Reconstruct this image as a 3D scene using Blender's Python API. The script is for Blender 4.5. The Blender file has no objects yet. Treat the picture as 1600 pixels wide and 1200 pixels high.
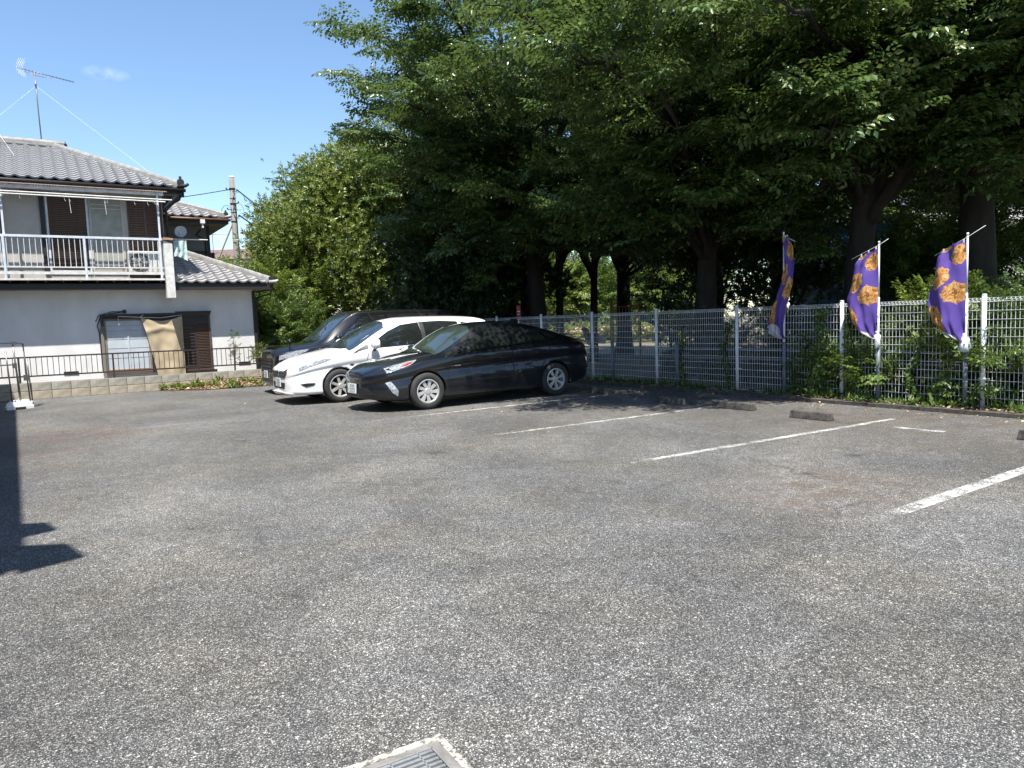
import bpy, bmesh, math, random
import numpy as np
from mathutils import Vector, Matrix, noise as mn
from mathutils.bvhtree import BVHTree
from mathutils.geometry import delaunay_2d_cdt
R = math.radians
rnd = random.Random(7)
rng = np.random.default_rng(11)
SC = bpy.context.scene
COL = SC.collection
PI = math.pi

# ------------------------------------------------------------------ camera, sky, sun, exposure
cam_d = bpy.data.cameras.new('camera'); cam = bpy.data.objects.new('camera', cam_d); COL.objects.link(cam)
cam_d.sensor_fit = 'HORIZONTAL'; cam_d.sensor_width = 36.0; cam_d.lens = 36.0 * 1142.0 / 1600.0
cam_d.clip_start = 0.05; cam_d.clip_end = 2000
CAMH = 1.46
cam.matrix_world = Matrix.Translation((0, 0, CAMH)) @ Matrix.Rotation(R(90 - 4.94), 4, 'X') @ Matrix.Rotation(R(-2.004), 4, 'Z')
SC.camera = cam
SUN_EL = R(67)
sun_h = Vector((0.042, -0.999, 0)).normalized()
to_sun = Vector((sun_h.x * math.cos(SUN_EL), sun_h.y * math.cos(SUN_EL), math.sin(SUN_EL)))
sd = bpy.data.lights.new('sun', 'SUN'); sd.energy = 5.0; sd.angle = R(0.55); sd.color = (1.0, 0.955, 0.89)
so = bpy.data.objects.new('sun', sd); COL.objects.link(so); so.rotation_euler = to_sun.to_track_quat('Z', 'Y').to_euler(); so.location = (0, -10, 30)
W = bpy.data.worlds.new('World'); SC.world = W; W.use_nodes = True
wn, wl = W.node_tree.nodes, W.node_tree.links
wn.clear()
w_out = wn.new('ShaderNodeOutputWorld'); w_bg = wn.new('ShaderNodeBackground'); w_bg.inputs['Strength'].default_value = 0.108
sky = wn.new('ShaderNodeTexSky'); sky.sky_type = 'NISHITA'; sky.sun_disc = False; sky.sun_elevation = SUN_EL
sky.sun_rotation = math.atan2(sun_h.x, sun_h.y); sky.air_density = 1.0; sky.dust_density = 0.3; sky.ozone_density = 1.6; sky.altitude = 50
w_mix = wn.new('ShaderNodeMixRGB'); w_mix.inputs['Color2'].default_value = (8.2, 8.6, 9.2, 1)
w_tc = wn.new('ShaderNodeTexCoord')
w_hs = wn.new('ShaderNodeHueSaturation'); w_hs.inputs['Saturation'].default_value = 1.08; w_hs.inputs['Value'].default_value = 1.0
wl.new(sky.outputs[0], w_hs.inputs['Color']); wl.new(w_hs.outputs[0], w_mix.inputs['Color1']); wl.new(w_mix.outputs[0], w_bg.inputs['Color']); wl.new(w_bg.outputs[0], w_out.inputs['Surface'])
def w_cloud(d, half_w, half_h, thick, prev):
    d = Vector(d).normalized(); sx = d.cross(Vector((0, 0, 1))).normalized(); sz = sx.cross(d)
    def dot(v, s):
        n = wn.new('ShaderNodeVectorMath'); n.operation = 'DOT_PRODUCT'; wl.new(w_tc.outputs['Generated'], n.inputs[0]); n.inputs[1].default_value = v
        m = wn.new('ShaderNodeMath'); m.operation = 'DIVIDE'; m.inputs[1].default_value = s; wl.new(n.outputs['Value'], m.inputs[0]); return m
    a, b = dot(sx, half_w), dot(sz, half_h)
    f = wn.new('ShaderNodeVectorMath'); f.operation = 'DOT_PRODUCT'; wl.new(w_tc.outputs['Generated'], f.inputs[0]); f.inputs[1].default_value = d
    front = wn.new('ShaderNodeMath'); front.operation = 'GREATER_THAN'; front.inputs[1].default_value = 0.5; wl.new(f.outputs['Value'], front.inputs[0])
    aa = wn.new('ShaderNodeMath'); aa.operation = 'POWER'; aa.inputs[1].default_value = 2; wl.new(a.outputs[0], aa.inputs[0])
    bb = wn.new('ShaderNodeMath'); bb.operation = 'POWER'; bb.inputs[1].default_value = 2; wl.new(b.outputs[0], bb.inputs[0])
    s = wn.new('ShaderNodeMath'); s.operation = 'ADD'; wl.new(aa.outputs[0], s.inputs[0]); wl.new(bb.outputs[0], s.inputs[1])
    r = wn.new('ShaderNodeMapRange'); r.inputs['From Min'].default_value = 1.0; r.inputs['From Max'].default_value = 0.0; wl.new(s.outputs[0], r.inputs['Value'])
    no = wn.new('ShaderNodeTexNoise'); no.inputs['Scale'].default_value = 70; no.inputs['Detail'].default_value = 6; wl.new(w_tc.outputs['Generated'], no.inputs['Vector'])
    nr = wn.new('ShaderNodeMapRange'); nr.inputs['From Min'].default_value = 0.40; nr.inputs['From Max'].default_value = 0.72; wl.new(no.outputs[0], nr.inputs['Value'])
    m1 = wn.new('ShaderNodeMath'); m1.operation = 'MULTIPLY'; wl.new(r.outputs[0], m1.inputs[0]); wl.new(nr.outputs[0], m1.inputs[1])
    m2 = wn.new('ShaderNodeMath'); m2.operation = 'MULTIPLY'; wl.new(m1.outputs[0], m2.inputs[0]); wl.new(front.outputs[0], m2.inputs[1])
    m3 = wn.new('ShaderNodeMath'); m3.operation = 'MULTIPLY'; m3.inputs[1].default_value = thick; wl.new(m2.outputs[0], m3.inputs[0])
    if prev is None: return m3
    ad = wn.new('ShaderNodeMath'); ad.operation = 'ADD'; ad.use_clamp = True; wl.new(prev.outputs[0], ad.inputs[0]); wl.new(m3.outputs[0], ad.inputs[1]); return ad
cl = w_cloud((-0.523, 1.0, 0.344), 0.026, 0.0085, 0.20, None)
cl = w_cloud((-0.381, 1.0, 0.133), 0.06, 0.012, 0.25, cl)
wl.new(cl.outputs[0], w_mix.inputs['Fac'])
vs = SC.view_settings; vs.view_transform = 'Standard'; vs.look = 'None'; vs.gamma = 1.0; vs.use_curve_mapping = False; vs.exposure = 1.06
SC.display_settings.display_device = 'sRGB'
SC.cycles.max_bounces = 6; SC.cycles.transparent_max_bounces = 12; SC.cycles.use_denoising = True

# ------------------------------------------------------------------ materials
MATS = {}
def _mixcol(nt, fac, a, b):
    m = nt.nodes.new('ShaderNodeMix'); m.data_type = 'RGBA'
    if hasattr(fac, 'type') or hasattr(fac, 'is_linked'): nt.links.new(fac, m.inputs[0])
    else: m.inputs[0].default_value = fac
    for v, k in ((a, 6), (b, 7)):
        if isinstance(v, (tuple, list)): m.inputs[k].default_value = (v[0], v[1], v[2], 1)
        else: nt.links.new(v, m.inputs[k])
    return m.outputs[2]
def _noise(nt, scale, detail=4, rough=.6, coord='Object', stretch=None, dist=0):
    tc = nt.nodes.new('ShaderNodeTexCoord'); src = tc.outputs[coord]
    if stretch:
        mp = nt.nodes.new('ShaderNodeMapping'); mp.inputs['Scale'].default_value = stretch; nt.links.new(src, mp.inputs['Vector']); src = mp.outputs[0]
    n = nt.nodes.new('ShaderNodeTexNoise'); n.inputs['Scale'].default_value = scale; n.inputs['Detail'].default_value = detail; n.inputs['Roughness'].default_value = rough
    n.inputs['Distortion'].default_value = dist
    nt.links.new(src, n.inputs['Vector']); return n.outputs[0]
def _range(nt, v, a, b, c=0., d=1.):
    m = nt.nodes.new('ShaderNodeMapRange'); nt.links.new(v, m.inputs[0])
    for i, x in enumerate((a, b, c, d)): m.inputs[i + 1].default_value = x
    return m.outputs[0]
def _bump(nt, h, strength, distance=.01):
    b = nt.nodes.new('ShaderNodeBump'); b.inputs['Strength'].default_value = strength; b.inputs['Distance'].default_value = distance
    nt.links.new(h, b.inputs['Height']); return b.outputs[0]
def new_mat(name):
    m = bpy.data.materials.new(name); m.use_nodes = True; nt = m.node_tree
    p = nt.nodes['Principled BSDF']; return m, nt, p
def mat(name, col, rough=.7, metal=0., col2=None, scale=6, bump=0., bscale=None, coat=0., spec=.5, lo=.35, hi=.65, stretch=None):
    if name in MATS: return MATS[name]
    m, nt, p = new_mat(name)
    p.inputs['Roughness'].default_value = rough; p.inputs['Metallic'].default_value = metal
    p.inputs['Coat Weight'].default_value = coat; p.inputs['Coat Roughness'].default_value = .04; p.inputs['Specular IOR Level'].default_value = spec
    if col2 is None: col2 = tuple(c * .82 for c in col)
    n = _noise(nt, scale, 5, .62, stretch=stretch)
    nt.links.new(_mixcol(nt, _range(nt, n, lo, hi), col, col2), p.inputs['Base Color'])
    if bump:
        nt.links.new(_bump(nt, _noise(nt, bscale or scale * 8, 4, .6), bump), p.inputs['Normal'])
    MATS[name] = m; return m
def leaf_mat(name, a, b, c, trans=.35, rough=.42, spec=.5):
    m, nt, p = new_mat(name)
    geo = nt.nodes.new('ShaderNodeNewGeometry')
    cr = nt.nodes.new('ShaderNodeValToRGB'); nt.links.new(geo.outputs['Random Per Island'], cr.inputs[0])
    e = cr.color_ramp.elements; e[0].color = (*a, 1); e[1].color = (*b, 1); e[1].position = .72
    k = cr.color_ramp.elements.new(.97); k.color = (*c, 1)
    p.inputs['Roughness'].default_value = rough; p.inputs['Specular IOR Level'].default_value = spec
    nt.links.new(cr.outputs[0], p.inputs['Base Color'])
    t = nt.nodes.new('ShaderNodeBsdfTranslucent')
    tcol = _mixcol(nt, .5, cr.outputs[0], (.15, .215, .035)); nt.links.new(tcol, t.inputs[0])
    mx = nt.nodes.new('ShaderNodeMixShader'); mx.inputs[0].default_value = trans
    nt.links.new(p.outputs[0], mx.inputs[1]); nt.links.new(t.outputs[0], mx.inputs[2]); nt.links.new(mx.outputs[0], nt.nodes['Material Output'].inputs[0])
    MATS[name] = m; return m

# ------------------------------------------------------------------ object helpers
def tag(o, label=None, cat=None, group=None, kind=None):
    if label: o['label'] = label
    if cat: o['category'] = cat
    if group: o['group'] = group
    if kind: o['kind'] = kind
    return o
def thing(name, label, cat, loc=(0, 0, 0), rz=0., group=None):
    o = bpy.data.objects.new(name, None); COL.objects.link(o); o.location = loc; o.rotation_euler = (0, 0, rz); o.empty_display_size = .2
    return tag(o, label, cat, group)
class MB:
    def __init__(s): s.v = []; s.f = []; s.n = 0
    def add(s, vs, fs):
        s.v.extend([tuple(v) for v in vs]); s.f.extend([tuple(i + s.n for i in f) for f in fs]); s.n += len(vs); return s
    def box(s, c, d, rz=0., rx=0., ry=0.):
        x, y, z = d[0] / 2, d[1] / 2, d[2] / 2
        M = Matrix.Translation(c) @ Matrix.Rotation(rz, 4, 'Z') @ Matrix.Rotation(ry, 4, 'Y') @ Matrix.Rotation(rx, 4, 'X')
        vs = [M @ Vector(p) for p in ((-x, -y, -z), (x, -y, -z), (x, y, -z), (-x, y, -z), (-x, -y, z), (x, -y, z), (x, y, z), (-x, y, z))]
        return s.add(vs, [(0, 3, 2, 1), (4, 5, 6, 7), (0, 1, 5, 4), (1, 2, 6, 5), (2, 3, 7, 6), (3, 0, 4, 7)])
    def b2(s, a, b): return s.box([(a[i] + b[i]) / 2 for i in range(3)], [abs(b[i] - a[i]) for i in range(3)])
    def tube(s, pts, r, n=6, cap=True):
        pts = [Vector(p) for p in pts]; m = len(pts)
        rs = r if isinstance(r, (list, tuple)) else [r] * m
        up = None; vs = []
        for i, p in enumerate(pts):
            d = (pts[min(i + 1, m - 1)] - pts[max(i - 1, 0)])
            if d.length < 1e-9: d = Vector((0, 0, 1))
            d.normalize()
            if up is None: up = d.orthogonal().normalized()
            else:
                up = up - d * up.dot(d)
                up = up.normalized() if up.length > 1e-6 else d.orthogonal().normalized()
            w = d.cross(up)
            for k in range(n):
                a = 2 * PI * k / n; vs.append(p + (up * math.cos(a) + w * math.sin(a)) * rs[i])
        fs = []
        for i in range(m - 1):
            for k in range(n):
                k2 = (k + 1) % n; fs.append((i * n + k, i * n + k2, (i + 1) * n + k2, (i + 1) * n + k))
        if cap: fs += [tuple(range(n - 1, -1, -1)), tuple((m - 1) * n + k for k in range(n))]
        return s.add(vs, fs)
    def prism(s, poly, y0, y1):      # polygon in x,z extruded along y
        n = len(poly); vs = [(p[0], y0, p[1]) for p in poly] + [(p[0], y1, p[1]) for p in poly]
        return s.add(vs, [tuple(range(n)), tuple(range(2 * n - 1, n - 1, -1))] + [(i, i + n, (i + 1) % n + n, (i + 1) % n) for i in range(n)])
    def grid(s, P):                  # P[i][j] points
        a, b = len(P), len(P[0]); vs = [p for r_ in P for p in r_]
        return s.add(vs, [(i * b + j, (i + 1) * b + j, (i + 1) * b + j + 1, i * b + j + 1) for i in range(a - 1) for j in range(b - 1)])
    def lathe(s, prof, n=24, axis='y', c=(0, 0, 0)):
        vs = []
        for (r_, h) in prof:
            for k in range(n):
                a = 2 * PI * k / n
                if axis == 'y': vs.append((c[0] + r_ * math.cos(a), c[1] + h, c[2] + r_ * math.sin(a)))
                else: vs.append((c[0] + r_ * math.cos(a), c[1] + r_ * math.sin(a), c[2] + h))
        m = len(prof)
        return s.add(vs, [(i * n + k, i * n + (k + 1) % n, (i + 1) * n + (k + 1) % n, (i + 1) * n + k) for i in range(m - 1) for k in range(n)])
    def mesh(s, name, m, smooth=False, fix=True):
        me = bpy.data.meshes.new(name); me.from_pydata(s.v, [], s.f)
        if fix:
            bm = bmesh.new(); bm.from_mesh(me); bmesh.ops.recalc_face_normals(bm, faces=bm.faces); bm.to_mesh(me); bm.free()
        if m: me.materials.append(m)
        if smooth: me.polygons.foreach_set('use_smooth', [True] * len(me.polygons))
        me.update(); return me
    def build(s, name, m, parent=None, smooth=False, loc=None, fix=True, bevel=0.):
        me = s.mesh(name, m, smooth, fix)
        return link(name, me, parent, loc, bevel)
def link(name, me, parent=None, loc=None, bevel=0., rot=None):
    o = bpy.data.objects.new(name, me); COL.objects.link(o)
    if parent: o.parent = parent
    if loc is not None: o.location = loc
    if rot is not None: o.rotation_euler = rot
    if bevel:
        b = o.modifiers.new('bevel', 'BEVEL'); b.width = bevel; b.segments = 2; b.limit_method = 'ANGLE'
    return o
def copy_tree(o, parent=None):
    c = o.copy(); COL.objects.link(c); c.parent = parent
    for ch in list(o.children): copy_tree(ch, c)
    return c
def np_mesh(name, V, F, m, smooth=False):
    me = bpy.data.meshes.new(name); V = np.ascontiguousarray(V, dtype=np.float32); F = np.ascontiguousarray(F, dtype=np.int32); k = F.shape[1]
    me.vertices.add(len(V)); me.vertices.foreach_set('co', V.ravel())
    me.loops.add(F.size); me.loops.foreach_set('vertex_index', F.ravel())
    me.polygons.add(len(F)); me.polygons.foreach_set('loop_start', np.arange(0, F.size, k, dtype=np.int32))
    try: me.polygons.foreach_set('loop_total', np.full(len(F), k, dtype=np.int32))
    except Exception: pass
    if smooth: me.polygons.foreach_set('use_smooth', np.ones(len(F), dtype=bool))
    me.update(calc_edges=True); me.validate(); me.materials.append(m); return me

# site axes: U points from the lot into the park side (stall direction), T runs away along the park fence
UA = R(31.5); U = Vector((math.cos(UA), math.sin(UA), 0)); T = Vector((-math.sin(UA), math.cos(UA), 0))
def site(along, perp, z=0.): 
    v = U * along + T * perp; return Vector((v.x, v.y, z))
FD = Vector((-0.5559, 0.8312, 0)); FO = Vector((4.12, 13.31, 0)); FN = Vector((0.8312, 0.5559, 0))   # park fence: point, direction away, normal to the park
def fen(d, off=0., z=0.): 
    v = FO + FD * d + FN * off; return Vector((v.x, v.y, z))
FANG = math.atan2(FD.y, FD.x)

# ------------------------------------------------------------------ ground
def asphalt():
    m, nt, p = new_mat('asphalt'); N = nt.nodes; L = nt.links
    tc = N.new('ShaderNodeTexCoord')
    def vor(scale, rnd_=1.0):
        v = N.new('ShaderNodeTexVoronoi'); v.inputs['Scale'].default_value = scale; L.new(tc.outputs['Object'], v.inputs['Vector']); return v
    v1, v2 = vor(210), vor(118)
    s1 = N.new('ShaderNodeSeparateColor'); L.new(v1.outputs['Color'], s1.inputs[0])
    s2 = N.new('ShaderNodeSeparateColor'); L.new(v2.outputs['Color'], s2.inputs[0])
    cr = N.new('ShaderNodeValToRGB'); L.new(s1.outputs[0], cr.inputs[0]); el = cr.color_ramp.elements
    el[0].color = (.034, .034, .035, 1); el[0].position = 0; el[1].color = (.36, .352, .335, 1); el[1].position = 1
    for q, c in ((.40, .062), (.72, .120), (.9, .21)): k = el.new(q); k.color = (c, c * .995, c * .955, 1)
    big = _range(nt, s2.outputs[1], .972, .985)
    c1 = _mixcol(nt, big, cr.outputs[0], (.36, .355, .34))
    # worn and dusty streaks change the tone of the stones instead of covering them
    def mul(a, b_):
        m_ = N.new('ShaderNodeMath'); m_.operation = 'MULTIPLY'; L.new(a, m_.inputs[0]); L.new(b_, m_.inputs[1]); return m_.outputs[0]
    wn_ = _noise(nt, .55, 8, .66, dist=.6); dk = _noise(nt, .30, 6, .62, stretch=(1.3, .8, 1)); md = _noise(nt, 7, 6, .72); fn = _noise(nt, 34, 4, .7)
    fac = mul(mul(_range(nt, wn_, .36, .66, .90, 1.48), _range(nt, dk, .40, .62, 1.14, .86)), mul(_range(nt, md, .30, .70, .80, 1.30), _range(nt, fn, .28, .72, .78, 1.36)))
    fac = mul(fac, _range(nt, v1.outputs['Distance'], .30, .62, 1.12, .42))
    vm = N.new('ShaderNodeVectorMath'); vm.operation = 'SCALE'; L.new(c1, vm.inputs[0]); L.new(fac, vm.inputs['Scale'])
    tn = _mixcol(nt, _range(nt, _noise(nt, .8, 5, .6, dist=.3), .42, .62, 0, 1), (1.0, 1.0, 1.0), (1.045, 1.0, .93))
    vt = N.new('ShaderNodeVectorMath'); vt.operation = 'MULTIPLY'; L.new(vm.outputs[0], vt.inputs[0]); L.new(tn, vt.inputs[1]); c3 = vt.outputs[0]
    br = _noise(nt, 2.6, 8, .78)
    def spot(x, y, r, col, amt, prev):
        dn = N.new('ShaderNodeVectorMath'); dn.operation = 'DISTANCE'; L.new(tc.outputs['Object'], dn.inputs[0]); dn.inputs[1].default_value = (x, y, 0)
        f = _range(nt, dn.outputs['Value'], r * 1.1, r * .1, 0, amt)
        mm = N.new('ShaderNodeMath'); mm.operation = 'MULTIPLY'; L.new(f, mm.inputs[0]); L.new(_range(nt, br, .42, .58), mm.inputs[1])
        return _mixcol(nt, mm.outputs[0], prev, col)
    c4 = spot(2.6, 5.9, 1.1, (.085, .058, .038), .75, c3)
    c4 = spot(-6.5, 10.8, 1.1, (.09, .035, .022), .6, c4)
    c4 = spot(-5.9, 9.0, .8, (.08, .04, .028), .5, c4)
    c4 = spot(4.9, 9.6, 2.4, (.075, .058, .042), .7, c4)
    c4 = spot(6.3, 7.4, 2.2, (.075, .058, .042), .7, c4)
    c4 = spot(2.2, 12.8, 3.0, (.06, .048, .038), .6, c4)
    for ox, oy, orr in ((-.9, 8.2, .16), (.9, 6.4, .12), (2.1, 8.9, .2), (-3.6, 9.6, .14), (-1.9, 5.3, .1), (3.4, 7.2, .15), (1.7, 4.3, .09)): c4 = spot(ox, oy, orr, (.018, .017, .016), .8, c4)
    wob = N.new('ShaderNodeTexNoise'); wob.inputs['Scale'].default_value = 2.2; wob.inputs['Detail'].default_value = 6; L.new(tc.outputs['Object'], wob.inputs['Vector'])
    # fine cracks
    vc = N.new('ShaderNodeTexVoronoi'); vc.feature = 'DISTANCE_TO_EDGE'; vc.inputs['Scale'].default_value = .45
    mp = N.new('ShaderNodeVectorMath'); mp.operation = 'MULTIPLY_ADD'; L.new(wob.outputs['Color'], mp.inputs[0]); mp.inputs[1].default_value = (.55, .55, 0); L.new(tc.outputs['Object'], mp.inputs[2]); L.new(mp.outputs[0], vc.inputs['Vector'])
    ck = N.new('ShaderNodeMath'); ck.operation = 'MULTIPLY'; L.new(_range(nt, vc.outputs['Distance'], .0035, .0008), ck.inputs[0]); L.new(_range(nt, _noise(nt, .5, 3, .5), .50, .58, 0, .55), ck.inputs[1])
    c4 = _mixcol(nt, ck.outputs[0], c4, (.016, .015, .014))
    L.new(c4, p.inputs['Base Color']); p.inputs['Roughness'].default_value = .82; p.inputs['Specular IOR Level'].default_value = .35
    hb = N.new('ShaderNodeMath'); hb.operation = 'ADD'; L.new(v1.outputs['Distance'], hb.inputs[0]); L.new(_noise(nt, 30, 4, .7), hb.inputs[1])
    L.new(_bump(nt, hb.outputs[0], .55, .004), p.inputs['Normal'])
    MATS['asphalt'] = m; return m
M_ASPH = asphalt()
M_SOIL = mat('soil', (.075, .055, .038), .95, col2=(.04, .03, .02), scale=3, bump=.5, bscale=40)
M_PARK = mat('park_earth', (.17, .135, .095), .95, col2=(.06, .07, .03), scale=.35, bump=.4, bscale=30, lo=.42, hi=.58)
M_CONC = mat('concrete', (.22, .21, .19), .9, col2=(.11, .105, .095), scale=9, bump=.5, bscale=60)
M_STOP = mat('stop_concrete', (.10, .09, .078), .92, col2=(.032, .029, .026), scale=14, bump=.8, bscale=90)
def sheet(name, pts, z, m, kind='structure'):
    b = MB(); b.add([(p[0], p[1], z) for p in pts], [tuple(range(len(pts)))]); o = b.build(name, m, fix=False)
    if o.data.polygons[0].normal.z < 0: o.data.flip_normals()
    return tag(o, kind=kind)
sheet('ground', [(-400, -400), (400, -400), (400, 400), (-400, 400)], -.06, M_PARK)
KO = -.42   # kerb offset in front of the fence
a0, a1 = fen(-30, KO), fen(9.5, KO)
bwA, bwB = Vector((-11.70, 17.10, 0)), Vector((-7.02, 19.74, 0))
wd = (bwB - bwA).normalized()
far_left = bwA - wd * 14
sheet('parking_lot', [a0, a1, bwB + wd * 3.5 - T * .02, far_left - T * .02, (-30, -25), (12, -30)], 0, M_ASPH)
sheet('park_ground', [fen(-40, .12), fen(60, .12), fen(60, 60), fen(-40, 60)], .03, M_PARK)
k = MB(); k.grid([[fen(-24 + i * .5, KO, 0.0) , fen(-24 + i * .5, KO, .055 + .008 * mn.noise(Vector((i * .7, 0, 0)))), fen(-24 + i * .5, KO + .1, .06 + .008 * mn.noise(Vector((i * .7, 3, 0)))), fen(-24 + i * .5, KO + .11, .0)] for i in range(68)])
tag(k.build('kerb', M_STOP), kind='structure')
v = MB(); v.grid([[fen(-24 + i * .4, KO + .1 + j * .1, .05 + .02 * mn.noise(Vector((i * .5, j * .8, 5)))) for j in range(7)] for i in range(84)])
tag(v.build('verge', M_SOIL, smooth=True), kind='structure')

# painted lines
def paint():
    m, nt, p = new_mat('worn_line_paint'); N = nt.nodes; L = nt.links
    p.inputs['Base Color'].default_value = (.60, .60, .57, 1); p.inputs['Roughness'].default_value = .7
    tr = N.new('ShaderNodeBsdfTransparent'); mx = N.new('ShaderNodeMixShader')
    n1 = _noise(nt, 85, 5, .8); n2 = _noise(nt, 6, 4, .6)
    uv = N.new('ShaderNodeUVMap'); sp = N.new('ShaderNodeSeparateXYZ'); L.new(uv.outputs[0], sp.inputs[0])
    ends = _range(nt, sp.outputs[0], 0., .16, -.09, .05)       # the lot end of each line is worn away
    a = N.new('ShaderNodeMath'); a.operation = 'ADD'; L.new(n1, a.inputs[0]); L.new(ends, a.inputs[1])
    b_ = N.new('ShaderNodeMath'); b_.operation = 'MULTIPLY_ADD'; L.new(n2, b_.inputs[0]); b_.inputs[1].default_value = .5; L.new(a.outputs[0], b_.inputs[2])
    L.new(_range(nt, b_.outputs[0], .74, .88, 0, .92), mx.inputs[0]); L.new(tr.outputs[0], mx.inputs[1]); L.new(p.outputs[0], mx.inputs[2])
    L.new(mx.outputs[0], N['Material Output'].inputs[0]); return m
M_PAINT = paint()
def line(a, b, w=.1, seg=24):
    a, b = Vector((*a, 0)), Vector((*b, 0)); d = (b - a).normalized(); n = Vector((-d.y, d.x, 0)) * w / 2
    me = bpy.data.meshes.new('parking_line'); vs, fs, uv = [], [], []
    for i in range(seg + 1):
        q = a.lerp(b, i / seg); j = .012 * mn.noise(Vector((q.x * 2, q.y * 2, 1)))
        vs += [tuple(q - n * (1 + j)) , tuple(q + n * (1 - j))]
        if i: fs.append((2 * i - 2, 2 * i, 2 * i + 1, 2 * i - 1))
    vs = [(x, y, .004) for x, y, z in vs]
    me.from_pydata(vs, [], fs); ul = me.uv_layers.new(name='UVMap')
    for li, l in enumerate(me.loops): ul.data[li].uv = ((l.vertex_index // 2) / seg, l.vertex_index % 2)
    me.materials.append(M_PAINT); o = link('parking_line', me); tag(o, kind='structure'); return o
line((2.45, 4.93), (5.6, 7.08), .13)
line((1.0, 7.12), (4.98, 9.5), .09)
line((-.42, 9.22), (2.95, 11.3), .08)
line((-1.95, 11.28), (1.95, 13.85), .08)
line((-3.3, 13.22), (.7, 15.8), .095)
line((-4.75, 15.4), (-.6, 17.95), .095)
line((-6.3, 17.9), (-2.2, 20.4), .095)
line((4.62, 8.86), (5.0, 8.38), .11, 6)
# ------------------------------------------------------------------ wheel stops
def stop(p, ang, label, first=[None]):
    if first[0] is None:
        b = MB(); pr = [(-.30, 0), (.30, 0), (.30, .10), (-.30, .10)]
        b.add([(-.3, -.075, 0), (.3, -.075, 0), (.3, .075, 0), (-.3, .075, 0), (-.285, -.052, .105), (.285, -.052, .105), (.285, .052, .105), (-.285, .052, .105)],
              [(0, 3, 2, 1), (4, 5, 6, 7), (0, 1, 5, 4), (1, 2, 6, 5), (2, 3, 7, 6), (3, 0, 4, 7)])
        o = b.build('wheel_stop', M_STOP, bevel=.012); first[0] = o
    else:
        o = first[0].copy(); COL.objects.link(o)
    o.location = (*p, 0); o.rotation_euler = (0, 0, ang); return tag(o, label, 'wheel stop', 'concrete wheel stops of the parking bays')
FA = math.atan2(.8312, -.5559) 
stop((4.02, 9.78), FA, 'dark concrete wheel stop in the sun, in front of the first purple flag')
stop((3.42, 11.06), FA + .05, 'dappled concrete wheel stop at the end of the shaded white line')
stop((2.62, 12.05), FA - .06, 'shaded concrete wheel stop left of the dappled one')
stop((5.62, 7.55), FA, 'concrete wheel stop cut off by the right edge, past the short paint dash')
stop((1.72, 14.05), FA, 'wheel stop in deep shade behind the black hatchback')
stop((.55, 15.85), FA, 'wheel stop hidden behind the rear of the white car')

# ------------------------------------------------------------------ white mesh fence of the park
M_WHITE = mat('white_coating', (.78, .79, .78), .4, col2=(.62, .63, .62), scale=5, spec=.5)
M_STEEL = mat('grey_pipe', (.15, .18, .22), .5, col2=(.10, .12, .145), scale=12)
M_ALU = mat('aluminium', (.55, .56, .57), .35, metal=.6)
FPOS = [-16.3, -14.25, -12.2, -10.1, -8.05, -6.0, -4.05, -2.03, 0, 2.05, 4.11, 6.15, 8.2][::-1]   # metres nearer than FO (positive = towards the camera)
fence = thing('mesh_fence', 'long white welded wire mesh fence between parking lot and park', 'fence', fen(0), FANG)
def floc(d, off=0, z=0): return Vector((d, -off, z))    # fence local: x runs away along the fence, -y towards the park
post_mb = MB(); post_mb.tube([(0, 0, -.05), (0, 0, 1.585)], .03, 12); post_mb.tube([(0, 0, 1.585), (0, 0, 1.60)], [.033, .026], 12)
post_me = post_mb.mesh('post', M_WHITE, True)
cl_mb = MB(); cl_mb.tube([(0, 0, -.012), (0, 0, .012)], .036, 10); cl_mb.box((0, -.03, 0), (.14, .012, .014))
cl_me = cl_mb.mesh('clamp', M_WHITE)
for dpos in FPOS:
    o = link('post', post_me, fence, floc(-dpos, 0))
    for z in (.45, .83, 1.13): link('clamp', cl_me, o, (0, 0, z))
def wire_panel(L_, seed):
    r_ = random.Random(seed); b = MB(); n = int(L_ / .052)
    bulge = lambda x, z: -.028 - .012 * math.sin(PI * x / L_) * math.sin(PI * z / 1.5) * r0
    r0 = r_.uniform(-1.2, 1.2)
    for i in range(1, n):
        x = L_ * i / n; b.tube([(x, bulge(x, z) , z) for z in (.07, .5, 1.0, 1.50)], .0031, 3, False)
    for i in range(13):
        z = .075 + i * 1.42 / 12; b.tube([(L_ * j / 6, bulge(L_ * j / 6, z) + .004, z + .004 * r_.uniform(-1, 1)) for j in range(7)], .0042, 4, False)
    for z0, sg in ((1.50, 1), (.07, -1)):       # folded rims top and bottom
        for (dy, dz) in ((-.028, .0), (-.055, .022 * sg), (.0, .022 * sg), (-.028, .045 * sg)):
            b.tube([(0.02, dy, z0 + dz), (L_ / 2, dy, z0 + dz), (L_ - .02, dy, z0 + dz)], .0035, 4, False)
        for i in range(1, n): x = L_ * i / n; b.add([(x - .003, -.028, z0), (x - .003, 0, z0 + .022 * sg), (x + .003, 0, z0 + .022 * sg), (x + .003, -.028, z0), (x - .003, -.028, z0 + .045 * sg), (x + .003, -.028, z0 + .045 * sg), (x - .003, -.055, z0 + .022 * sg), (x + .003, -.055, z0 + .022 * sg)], [(0, 1, 2, 3), (1, 4, 5, 2), (6, 4, 5, 7), (0, 6, 7, 3)])
    return b.mesh('wire_panel', M_WHITE, fix=False)
pan = [wire_panel(2.05, s_) for s_ in range(4)]
srt = sorted([-q for q in FPOS])
for i in range(len(srt) - 1):
    o = link('wire_panel', pan[i % 4], fence, floc(srt[i])); o.scale = ((srt[i + 1] - srt[i]) / 2.05, 1, 1)

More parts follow.
